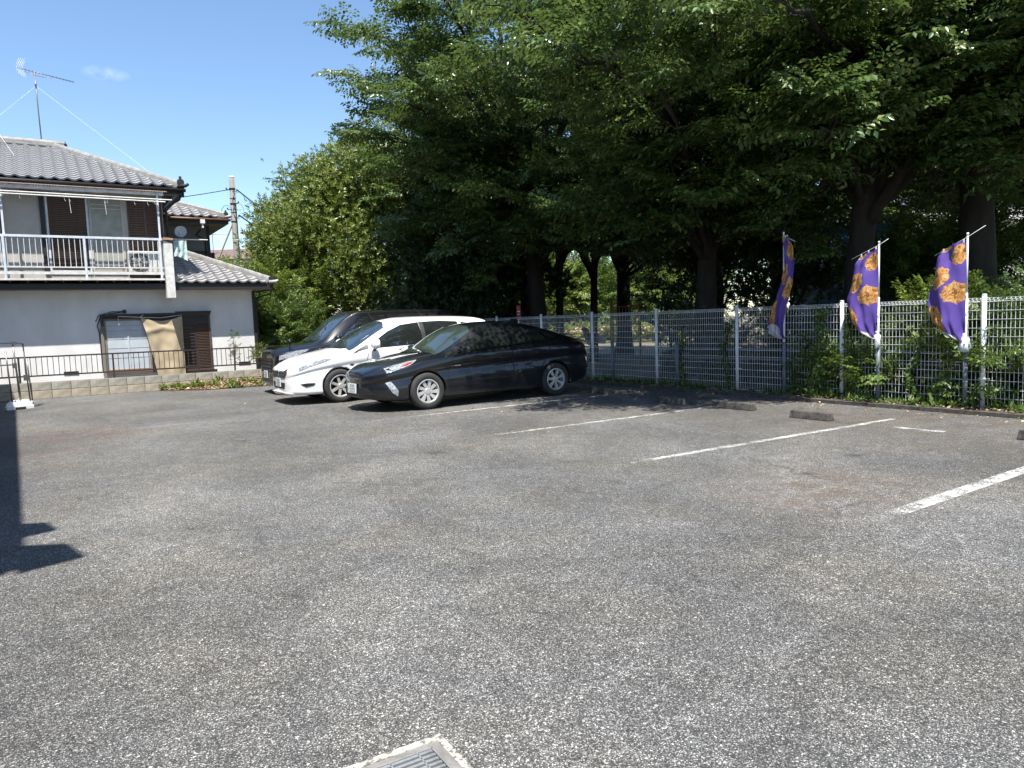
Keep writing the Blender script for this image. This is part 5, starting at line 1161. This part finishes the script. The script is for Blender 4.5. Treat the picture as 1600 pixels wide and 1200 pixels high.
clone(tC, 'large background tree rising above the forked tree', (9.0, 24.5, 0), 2.2, 1.05, far_g)
clone(tD, 'large background tree filling the top centre of the canopy', (4.2, 27.0, 0), 1.0, 1.0, far_g)
clone(tB, 'large background tree at the far right of the canopy', (15.5, 21.5, 0), 2.0, 1.1, far_g)
clone(tB, 'tree just beyond the right edge of the frame', (14.8, 13.2, 0), 4.0, .95, far_g)
# evergreen and bushes at the left
lump_tree('evergreen_tree', 'broad olive green evergreen tree behind the black minivan', 'tree', (-4.75, 27.2, 4.3), (4.15, 3.2, 3.75), 41, M_LF_EV, 125, 175, (.6, 1.15), RO, 1.32, None, .16, .2)
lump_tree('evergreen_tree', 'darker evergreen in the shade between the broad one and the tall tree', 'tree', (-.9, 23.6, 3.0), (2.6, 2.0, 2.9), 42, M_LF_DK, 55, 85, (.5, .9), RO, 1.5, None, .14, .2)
lump_tree('pale_bush', 'dull green tree rising at the left edge of the evergreen', 'bush', (-8.1, 27.5, 3.2), (1.0, 1.6, 2.2), 43, M_LF_MD, 40, 110, (.4, .7), RO, 1.15, None, .08, .2)
lump_tree('yellow_green_bush', 'yellow green bush beside the right end of the house', 'bush', (-7.7, 24.2, 1.6), (1.5, 1.3, 1.9), 44, M_LF_YG, 46, 15, (.35, .65), CH, .68, None, .06, .2)
lump_tree('yellow_green_bush', 'bright yellow green treetop above the lower tiled roof', 'bush', (-12.4, 31.5, 3.0), (1.7, 1.4, .95), 45, M_LF_YG, 34, 14, (.35, .6), CH, .8, None, .08, .2)
lump_tree('green_bush', 'green bush between house corner and minivan', 'bush', (-7.0, 22.6, 1.1), (1.0, .8, 1.3), 46, M_LF_MD, 40, 16, (.3, .5), CH, .55, None, .05, .1)
lump_tree('pale_bush', 'grey green feathery tree behind the tall tree near the sky edge', 'tree', (-1.6, 31.0, 8.6), (3.2, 2, 3.6), 47, M_LF_PA, 50, 60, (.6, 1.1), RO, 1.3, None, .14, 3)
# dark undergrowth in the middle
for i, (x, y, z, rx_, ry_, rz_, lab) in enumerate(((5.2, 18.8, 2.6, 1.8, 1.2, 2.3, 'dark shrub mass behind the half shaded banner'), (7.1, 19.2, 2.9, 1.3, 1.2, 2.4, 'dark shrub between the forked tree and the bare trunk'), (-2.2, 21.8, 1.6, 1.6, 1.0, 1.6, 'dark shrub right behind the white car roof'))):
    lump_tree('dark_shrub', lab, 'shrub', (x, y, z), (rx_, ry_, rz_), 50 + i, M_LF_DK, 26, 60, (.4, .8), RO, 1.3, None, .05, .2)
# far sunlit greenery seen below the crowns
fg = 'sunlit small trees at the far side of the park'
names = ['sunlit round bush seen left of the thin trunks', 'sunlit bush seen between the thin trunks', 'sunlit bush behind the yellow climbing frame', 'sunlit bush beside the red post', 'sunlit bush below the far white building', 'sunlit bush behind the sign of the park', 'sunlit bush seen right of the blue building', 'bright bush behind the third banner', 'bright bush at the right edge behind the white post']
for i, (px, Y, z, r_) in enumerate(((850, 47, 2.6, 2.3), (905, 50, 2.9, 2.8), (965, 49, 2.7, 2.5), (1030, 48, 2.5, 2.6), (1080, 52, 2.8, 2.8), (795, 49, 2.9, 3.0), (1440, 21, 2.3, 1.2), (1475, 17.5, 2.0, .9), (1590, 17.5, 2.3, 1.3))):
    X = (px - 800) / 1142 * Y
    lump_tree('sunlit_bush', names[i], 'bush', (X, Y, z), (r_ * 1.3, r_, r_ * .9), 60 + i, M_LF_MD if i % 3 else M_LF_YG, 28, 9 if Y > 30 else 13, (.55, 1.0) if Y > 30 else (.45, .85), CH, 1.5 if Y > 30 else .8, fg, .07, .1)
# dense low hedge of stems behind the shaded fence
hd = thing('hedge', 'dark clipped hedge of upright stems behind the shaded part of the fence', 'hedge', fen(-2.4, 1.1), FANG)
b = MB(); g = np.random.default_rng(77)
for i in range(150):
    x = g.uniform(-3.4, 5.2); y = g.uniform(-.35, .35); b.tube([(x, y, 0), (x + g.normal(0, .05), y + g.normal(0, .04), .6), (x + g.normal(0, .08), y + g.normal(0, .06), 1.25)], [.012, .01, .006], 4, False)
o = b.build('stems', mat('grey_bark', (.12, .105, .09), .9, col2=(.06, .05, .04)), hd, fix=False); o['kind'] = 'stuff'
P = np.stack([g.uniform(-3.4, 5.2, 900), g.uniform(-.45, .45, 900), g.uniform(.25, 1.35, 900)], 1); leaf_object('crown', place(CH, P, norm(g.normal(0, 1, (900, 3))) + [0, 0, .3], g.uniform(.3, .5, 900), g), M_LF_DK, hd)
# bushes and weeds behind the sunny fence
vg = 'sunlit bushes growing against the park side of the mesh fence'
labs = ['low weedy bush at the foot of the fence below the middle banner', 'leafy bush behind the fence between the two sunlit banners', 'tall weedy bush behind the fence beside the third banner', 'bright bush behind the fence at the right edge', 'small weedy bush left of the middle banner', 'bush pressing against the rightmost fence panel']
for i, (d, off, z, a, c_) in enumerate(((2.5, .45, .35, .55, .4), (3.3, .75, .75, .6, .75), (4.3, .6, .6, .6, .65), (5.3, .8, .8, .7, .8), (1.6, .4, .25, .4, .3), (6.3, .6, .6, .7, .6))):
    p = fen(-d, off + .15); lump_tree('fence_bush', labs[i], 'bush', (p.x, p.y, z), (a, .4, c_), 80 + i, (M_LF_MD, M_LF_YG)[i % 2], 24, 15, (.18, .34), CH, .5, vg, .02, .05, stems=3)
p = fen(-4.6, 2.4); lump_tree('hedge', 'mid green hedge standing behind the sunny bushes', 'hedge', (p.x, p.y, .8), (2.6, .7, .75), 97, M_LF_MD, 40, 16, (.3, .5), CH, .5, None, .03, .05)
def vine(d, off, w, h, seed, label, dens=1.):
    g = np.random.default_rng(seed); n = int(150 * h * dens); t = g.uniform(0, 1, n) ** 1.1
    root = thing('climbing_vine', label, 'vine', fen(-d, off), FANG, 'vines climbing the mesh fence'); 
    x = g.normal(0, w * .4, n) + .06 * np.sin(t * 9 + seed); P = np.stack([x, g.normal(0, .03, n), t * h], 1)
    Dn = np.stack([g.normal(0, .5, n), g.uniform(.1, .9, n), g.normal(-.35, .4, n)], 1); N = np.stack([g.normal(0, .4, n), np.ones(n), g.uniform(.0, .9, n)], 1)
    leaf_object('leaves', leaves(P, Dn, N, g.uniform(.04, .085, n), .38), M_LF_MD if seed % 2 else M_LF_YG, root)
    b = MB()
    for k in range(2): b.tube([(.06 * math.sin(i * .9 + seed + k * 2) + (k - .5) * w * .4, -.01, h * i / 8) for i in range(9)], .006, 5)
    o = b.build('stem', M_BARK, root); o['kind'] = 'stuff'
vine(1.75, -.03, .14, 1.50, 101, 'bright vine climbing the whole fence left of the white post', 1.6)
vine(2.2, .0, .08, 1.45, 102, 'thin vine just right of the white post left of the middle banner', .7)
vine(-.25, .0, .08, 1.3, 103, 'thin shaded vine beside the post in the middle of the fence', .6)
vine(-1.35, .0, .06, 1.25, 104, 'sparse vine at the short grey post in the shade', .5)
vine(3.2, .0, .10, 1.2, 105, 'vine between the two sunlit banners', .8)
vine(3.62, .0, .16, 1.05, 106, 'leafy vine just left of the third banner', 1.2)
vine(1.45, .0, .07, .9, 107, 'short vine right of the half shaded banner', .7)
vine(5.9, .0, .22, 1.25, 108, 'dense vine at the right edge of the fence', 1.4)
# weeds, litter
def tufts(pts, g, m, name, s=.16, n=14, w=.16):
    B, D, N, L = [], [], [], []
    for (x, y, z, q) in pts:
        for i in range(n):
            a = g.uniform(0, 2 * PI); e = g.uniform(.3, 1.3); B.append([x + g.normal(0, .03), y + g.normal(0, .03), z]); D.append([math.cos(a) * math.cos(e), math.sin(a) * math.cos(e), math.sin(e)]); N.append([g.normal(0, .4), g.normal(0, .4), 1]); L.append(s * q * g.uniform(.5, 1.2))
    o = leaf_object(name, leaves(np.array(B), np.array(D), np.array(N), np.array(L), w), m, None, 'stuff'); return o
g = np.random.default_rng(9); pts = []
for i in range(230):
    d = g.uniform(-8, 7); 
    if g.uniform() < .35 and d < 1: continue
    p = fen(-d, g.uniform(-.30, .12)); pts.append((p.x, p.y, .05, g.uniform(.4, 1.2)))
tufts(pts, g, M_LF_MD, 'verge_weeds')
pts = [(*fen(-g.uniform(1.2, 7), g.uniform(.1, 1.6))[:2], .03, g.uniform(.8, 2.2)) for i in range(260)]
tufts(pts, g, M_LF_YG, 'fence_grass', .2, 16, .07)
def litter(name, P, g, s=(.025, .055)):
    n = len(P); leaf_object(name, leaves(P, np.stack([g.normal(0, 1, n), g.normal(0, 1, n), g.normal(0, .15, n)], 1), np.stack([g.normal(0, .25, n), g.normal(0, .25, n), np.ones(n)], 1), g.uniform(*s, n), .36), M_LITTER, None, 'stuff')
P = np.array([[*fen(-g.uniform(-12, 7), KO + .08 + abs(g.normal(0, .2)))[:2], .072] for _ in range(2600)] + [[*fen(-g.uniform(-12, 7), KO - abs(g.normal(0, .35)))[:2], .01] for _ in range(420)] + [[*site(g.uniform(3, 9), g.uniform(8, 17))[:2], .008] for _ in range(120)])
litter('leaf_litter', P, g)
# weedy strip by the block wall
b = MB(); b.grid([[bwB + wd * (-2.3 + i_ * .2) - T * (wmx * min(1, max(.05, i_ * .2 / .9)) * j_ / 6) + Vector((0, 0, .004 + .15 * min(1, i_ * .2) * (1 - j_ / 6) ** 1.5 + .02 * mn.noise(Vector((i_ * .6, j_ * .9, 3))) * (j_ < 6))) for j_ in range(7)] for i_ in range(29) for wmx in (1.05,)])
tag(b.build('weed_strip', M_SOIL, smooth=True, fix=False), kind='structure')
def in_strip(n, wmax=.95):
    out = []
    while len(out) < n:
        s_ = g.uniform(0, 5.2); e = g.uniform(0, 1); p = bwB - wd * 2.2 + wd * s_; q = Vector((-8.75, 18.35, 0)).lerp(Vector((-4.9, 19.6, 0)), s_ / 5.2) if False else p - T * (.10 + wmax * min(1, s_ / .9)); r_ = p.lerp(q, e); out.append((r_.x, r_.y, .022 + .15 * min(1, s_) * (1 - e) ** 1.5 + g.uniform(0, .02)))
    return out
litter('dry_leaves', np.array(in_strip(5200)), g, (.03, .075))
tufts([(x, y, z, g.uniform(.5, 1.3)) for x, y, z in in_strip(60)], g, M_LF_YG, 'wall_weeds', .17, 16, .12)
p = Mh @ Vector((-.35, .35, 0)); lump_tree('house_plant', 'small leafy shoot standing behind the brown fence at the house corner', 'plant', (p.x, p.y, .95), (.10, .10, .42), 131, M_LF_MD, 8, 6, (.05, .10), CH, .15, None, .012, .3, stems=3)
p = Mh @ Vector((.25, .35, 0)); lump_tree('house_plant', 'thin leafy twig beside the drainpipe at the house corner', 'plant', (p.x, p.y, .75), (.25, .1, .2), 132, M_LF_YG, 6, 8, (.06, .12), CH, .2, None, .01, .3, stems=2)
# ------------------------------------------------------------------ park furniture
M_BLUE = mat('slide_blue', (.03, .09, .28), .45); M_YEL = mat('yellow_paint', (.30, .21, .04), .6); M_ORG = mat('orange_paint', (.28, .11, .04), .6); M_REDP = mat('red_paint', (.42, .02, .02), .45); M_TIMB = mat('timber', (.16, .10, .06), .85, bump=.4)
sl_ = thing('slide', 'blue and yellow playground slide in the shade behind the fence', 'slide', (3.95, 21.8, 0), R(-12)); sl_.scale = (.7, .7, .68)
b = MB()
P = [[(x_, y_, z_) for y_, z_ in ((-.25, .22 + h_), (-.23, h_), (.23, h_), (.25, .22 + h_))] for x_, h_ in ((-.1, 1.95), (.3, 1.85), (1.6, .8), (2.1, .42), (2.6, .35))]
b.grid(P); b.build('chute', M_BLUE, sl_, fix=False)
b = MB(); b.b2((-1.3, -.5, 1.8), (-.1, .5, 1.86)); b.build('deck', M_TIMB, sl_)
for x_ in (-1.3, -.12):
    for y_ in (-.5, .5): b = MB(); b.tube([(x_, y_, 0), (x_, y_, 2.9)], .04, 8); b.build('post', M_YEL, sl_, True)
for k in range(9):
    b = MB(); b.tube([(-1.2 + k * .13, -.5, 1.86), (-1.2 + k * .13, -.5, 2.6)], .018, 6); b.build('guard_bar', M_YEL if k > 5 else M_ORG, sl_)
b = MB(); b.tube([(-1.3, -.5, 2.6), (-.12, -.5, 2.6)], .02, 6); b.build('guard_rail', M_ORG, sl_)
sw = thing('swing_frame', 'red and black swing frame beyond the slide', 'swing', (7.3, 26.5, 0), R(15))
for x_ in (-1.9, 0.1): b = MB(); b.tube([(x_, -.6, 0), (x_, 0, 2.4)], .045, 8); b.tube([(x_, .6, 0), (x_, 0, 2.4)], .045, 8); b.build('leg_pair', M_REDP if x_ > 0 else M_BLACK, sw, True)
b = MB(); b.tube([(-2.0, 0, 2.4), (.2, 0, 2.4)], .05, 8); b.build('top_bar', M_BLACK, sw, True)
b = MB(); b.tube([(-1.2, 0, 2.4), (-1.2, 0, .5)], .01, 4); b.tube([(-.8, 0, 2.4), (-.8, 0, .5)], .01, 4); b.box((-1, 0, .48), (.46, .2, .04)); b.build('swing_seat', M_BLACK, sw)
tag(MB().build('x', None) if False else MB().tube([(5.95, 22.5, 0), (5.95, 22.5, 2.25)], .06, 10).build('red_post', M_REDP, None, True), 'bright red upright post behind the middle of the fence', 'post')
sg_ = thing('park_sign', 'small red and white sign seen over the roof of the black hatchback', 'sign', (.25, 20.3, 0), R(10)); sg_.scale = (.4, .4, .96)
b = MB(); b.tube([(0, 0, 0), (0, 0, 1.9)], .025, 8); b.build('post', M_WHITE, sg_, True); b = MB(); b.b2((-.14, -.03, 1.55), (.14, -.01, 1.95)); b.build('board', M_REDP, sg_); b = MB(); b.box((0, -.033, 1.78), (.20, .004, .03)); b.box((0, -.033, 1.70), (.16, .004, .02)); b.build('board_print', M_WHITE, sg_)
rd = thing('spring_rider', 'small orange and white spring rider beside the flower bed', 'play equipment', (3.1, 26.5, 0), R(20))
b = MB(); b.tube([(-.35, 0, .6), (0, 0, .75), (.35, 0, .6)], [.12, .2, .1], 10); b.build('body', M_WHITE, rd, True); b = MB(); b.tube([(-.3, 0, .7), (-.42, 0, 1.05), (-.55, 0, 1.1)], [.12, .12, .06], 10); b.build('head', M_ORG, rd, True); b = MB(); b.tube([(.07 * math.cos(t * .9), .07 * math.sin(t * .9), t * .02) for t in range(28)], .015, 5); b.build('spring', M_BLACK, rd)
g = np.random.default_rng(12); fb = thing('flower_bed', 'raised bed of pale pink flowering shrubs beyond the thin trunks', 'flower bed', (5.6, 41.5, 0), .1)
P = np.stack([g.uniform(-3.6, 3.6, 700), g.uniform(-.6, .6, 700), g.uniform(.1, .85, 700)], 1); leaf_object('crown', place(CH, P, norm(g.normal(0, 1, (700, 3))) + [0, 0, .6], g.uniform(.5, .8, 700), g), M_LF_YG, fb)
P = np.stack([g.uniform(-3.6, 3.6, 1500), g.uniform(-.7, .3, 1500), g.uniform(.5, .95, 1500)], 1); o = leaf_object('blossoms', leaves(P, g.normal(0, 1, (1500, 3)), np.tile([0, -1., .6], (1500, 1)), g.uniform(.06, .12, 1500), .45), leaf_mat('blossom', (.62, .34, .28), (.70, .48, .36), (.8, .7, .6), .3, .7), fb)
pr_ = thing('timber_rail', 'brown log railing in the park behind the third banner', 'railing', (10.6, 14.6, 0), R(-20))
for x_ in (-.9, .2, 1.6): b = MB(); b.tube([(x_, 0, 0), (x_ + (.35 if x_ > .5 else 0), 0, 2.2 if x_ > .5 else 1.3)], .06, 8); b.build('post', M_TIMB, pr_, True)
b = MB(); b.tube([(-.95, 0, 1.86), (2.4, 0, 1.92)], .045, 8); b.build('rail', M_TIMB, pr_, True)

# ------------------------------------------------------------------ far buildings, pole, wires
M_BLUEW = mat('blue_siding', (.10, .23, .40), .7, col2=(.08, .18, .33), scale=2); M_OFFW = mat('offwhite_wall', (.66, .66, .64), .8); M_DKW = mat('dark_window', (.03, .035, .04), .1); M_GROOF = mat('grey_roof', (.17, .155, .15), .7); M_BEIGE = mat('beige_wall', (.42, .38, .30), .85)
bh = thing('blue_house', 'blue sided house half hidden behind the tree trunks', 'house', (9.95, 20.6, 0), R(-6)); bh.scale = (.64, .6, .92)
for k in range(14): b = MB(); b.b2((-1.9, .0 - .012 * (k % 1), k * .3), (1.9, 5, k * .3 + .285)); b.build('siding', M_BLUEW, bh)
b = MB(); b.b2((-2.1, -.25, 4.2), (2.1, 5.3, 4.35)); b.build('roof', M_GROOF, bh)
w_ = MB().b2((.5, -.03, 2.2), (1.3, .02, 3.2)).build('window', M_OFFW, bh); MB().b2((.56, -.045, 2.26), (1.24, -.03, 3.14)).build('pane', M_DKW, w_)
gw = thing('garden_wall', 'pale plastered garden wall between blue house and thick trunk', 'wall', (11.9, 20.2, 0), R(-10)); MB().b2((-.3, 0, 0), (.9, .2, 3.0)).build('wall', M_BEIGE, gw); MB().b2((-.35, -.04, 3.0), (.95, .24, 3.08)).build('coping', M_CONC, gw)
ap = thing('apartment_building', 'white apartment block with balconies behind the right hand trees', 'building', (26.0, 37.0, 0), R(-22))
MB().b2((-5, 1.2, 0), (8, 9, 12)).build('wall', M_OFFW, ap)
for fl in range(4):
    z = fl * 2.9
    MB().b2((-5, 0, z + 2.75), (8, 1.2, z + 2.95)).build('balcony_slab', M_OFFW, ap); MB().b2((-5, .0, z + 2.95), (8, .08, z + 3.35)).build('parapet', M_OFFW, ap); MB().b2((-5, .02, z + 3.85), (8, .06, z + 3.9)).build('hand_rail', M_ALU, ap)
    for k in range(5):
        x_ = -4.4 + k * 2.6; w_ = MB().b2((x_, 1.15, z + .4), (x_ + 1.7, 1.22, z + 2.4)).build('window', M_ALU, ap); MB().b2((x_ + .06, 1.13, z + .46), (x_ + .82, 1.15, z + 2.34)).build('pane', M_DKW, w_); MB().b2((x_ + .88, 1.13, z + .46), (x_ + 1.64, 1.15, z + 2.34)).build('pane', M_DKW, w_)
    for k in range(6): MB().b2((-5 + k * 2.6 - .06, .0, z + 2.95), (-5 + k * 2.6 + .06, 1.2, z + 5.0)).build('divider', M_OFFW, ap)
wh = thing('white_house', 'white house glimpsed over the sunlit bushes beyond the swing', 'house', (11.2, 52, 0), 0.)
MB().b2((-4, 0, 0), (4, 6, 5.2)).build('wall', M_OFFW, wh); b = MB(); b.prism([(-4.5, 5.0), (4.5, 5.0), (0, 6.8)], -.4, 6.4); b.build('roof', M_GROOF, wh)
for x_ in (-2.8, .6): w_ = MB().b2((x_, -.05, 3.2), (x_ + 1.6, .02, 4.4)).build('window', M_ALU, wh); MB().b2((x_ + .08, -.07, 3.28), (x_ + 1.52, -.05, 4.32)).build('pane', M_DKW, w_)
w2h = thing('white_house', 'pale house wall glimpsed between thick trunk and thin trunks', 'house', (3.4, 50, 0), 0.); MB().b2((-3, 0, 0), (3, 6, 4.6)).build('wall', M_OFFW, w2h); b = MB(); b.prism([(-3.5, 4.5), (3.5, 4.5), (0, 6)], -.4, 6.4); b.build('roof', M_GROOF, w2h)
w_ = MB().b2((-.6, -.05, 2.6), (.9, .02, 3.8)).build('window', M_ALU, w2h); MB().b2((-.52, -.07, 2.68), (.82, -.05, 3.72)).build('pane', M_DKW, w_)
fh = thing('far_house', 'brown roofed house far beyond the treetop by the utility pole', 'house', (-22.3, 60, 0), 0.)
MB().b2((-5, 0, 0), (5.5, 6, 7.4)).build('wall', M_BEIGE, fh); b = MB(); b.add([(-5.6, -.5, 7.2), (6.1, -.5, 7.2), (4.6, 3, 8.35), (-4.1, 3, 8.35), (-5.6, 6.5, 7.2), (6.1, 6.5, 7.2)], [(0, 1, 2, 3), (3, 2, 5, 4), (0, 3, 4), (1, 5, 2)]); b.build('roof', mat('brown_roof', (.16, .11, .09), .7), fh)
w_ = MB().b2((1, -.04, 5.2), (2.6, .02, 6.4)).build('window', M_ALU, fh); MB().b2((1.08, -.06, 5.28), (2.52, -.04, 6.32)).build('pane', M_DKW, w_)
an2 = thing('small_antenna', 'small television antenna on the far brown roof', 'antenna', (-24.2, 61, 7.9), 0); b = MB(); b.tube([(0, 0, 0), (0, 0, 2.3)], .03, 5); b.build('mast', M_ANT, an2); b = MB(); b.tube([(-.9, 0, 2.3), (.9, 0, 2.15)], .025, 4); b.tube([(-.5, 0, 1.5), (1.4, 0, 1.4)], .025, 4); b.build('boom', M_ANT, an2)
for k in range(8): b = MB(); x_ = -.8 + k * .23; b.tube([(x_, 0, 2.1), (x_, 0, 2.45)], .015, 4); b.build('element', M_ANT, an2)
M_POLE = mat('pole_concrete', (.20, .185, .165), .85, bump=.2)
up = thing('utility_pole', 'concrete utility pole with black cables above the treetop', 'utility pole', (-13.9, 38, 0), 0)
MB().tube([(0, 0, 0), (.0, 0, 9.2)], [.175, .13], 14).build('pole', M_POLE, up, True); MB().tube([(0, 0, 9.2), (0, 0, 9.28)], [.13, .12], 12).build('cap', M_WTRM, up, True)
for k, z in enumerate((8.65, 8.2, 7.9, 7.5, 7.0, 6.2, 4.6)):
    b = MB(); b.tube([(0, 0, z - .03), (0, 0, z + .03)], .16, 12); b.build('band', M_ALU if k % 2 else M_BLACK, up)
for (x_, z) in ((-.25, 8.6), (.28, 8.5), (.3, 7.2), (-.3, 7.1), (-.25, 7.6), (.32, 7.9)):
    b = MB(); b.tube([(0, -.1, z), (x_, -.14, z)], .02, 5); b.lathe([(0, -.05), (.045, -.04), (.03, 0), (.045, .03), (0, .05)], 8, 'z', (x_, -.14, z + .05)); b.build('insulator', M_BLACK, up)
b = MB()
for (cx_, cz_, r_) in ((.35, 8.0, .35), (-.3, 7.4, .32), (.3, 7.5, .3)): b.tube([(cx_ + r_ * math.cos(t * .5) * (.9), -.15, cz_ + r_ * 1.3 * math.sin(t * .5)) for t in range(11)], .012, 4)
b.tube([(.16, -.1, 7.9), (.19, -.1, 5.0)], .03, 5); b.build('cable_loop', M_BLACK, up)
MB().tube([(-.05, -.1, 6.9), (-1.6, -.2, 3.6)], .045, 6).build('guy_guard', mat('guy_guard', (.32, .26, .2), .7), up)
def cable(a, c_, sag, r_, label):
    a, c_ = Vector(a), Vector(c_); b = MB(); b.tube([a.lerp(c_, t / 14) - Vector((0, 0, sag * 4 * (t / 14) * (1 - t / 14))) for t in range(15)], r_, 5, False); tag(b.build('power_cable', M_BLACK, None, fix=False), label, 'cable', 'cables of the utility pole')
cable((-14.0, 37.9, 8.6), (-34, 40, 8.4), .5, .02, 'upper cable running left from the utility pole'); cable((-14.0, 37.9, 7.2), (-34, 41, 6.9), .5, .025, 'lower cable running left from the utility pole')
cable((-13.6, 37.9, 8.55), (-19, 92, 9.6), .8, .035, 'upper thick cable running right from the utility pole'); cable((-13.6, 37.9, 7.3), (-19, 92, 8.0), .8, .04, 'lower thick cable running right from the utility pole'); cable((-13.6, 37.9, 6.4), (2, 80, 6), .8, .02, 'thin cable going behind the evergreen')
# ------------------------------------------------------------------ drain grate in the foreground
M_GALV = mat('galvanised', (.26, .27, .27), .6, metal=.2, col2=(.17, .175, .175), scale=20)
dr = thing('drain_grate', 'steel drain grating set in a speckled concrete frame at the bottom edge', 'drain grate', (-.30, 2.485, 0), R(211.5))
M_FRM = mat('grate_frame', (.52, .49, .41), .9, col2=(.13, .125, .115), scale=45, bump=.8, bscale=180, lo=.46, hi=.60)
b = MB(); b.b2((0, 0, -.05), (.70, .030, .007)); b.b2((0, .030, -.05), (.026, .60, .007)); b.build('frame', M_FRM, dr)
b = MB(); b.b2((.026, .030, -.05), (.70, .060, .0045)); b.b2((.026, .060, -.05), (.056, .60, .0045)); b.build('frame_bed', M_CONC, dr)
b = MB(); b.b2((.056, .060, -.05), (.70, .60, .001)); b.build('pit', M_BLACK, dr)
b = MB(); b.b2((.06, .064, 0.001), (.70, .069, .010)); b.b2((.06, .064, 0.001), (.065, .60, .010)); b.build('rim', M_GALV, dr)
bme = MB().box((.38, 0, .007), (.62, .013, .010)).mesh('bar', M_GALV)
for k in range(20): link('bar', bme, dr, (0, .083 + k * .025, 0))
cme_ = MB().box((0, .33, .006), (.006, .53, .012)).mesh('cross_bar', M_GALV)
for k in range(6): link('cross_bar', cme_, dr, (.12 + k * .10, 0, 0))
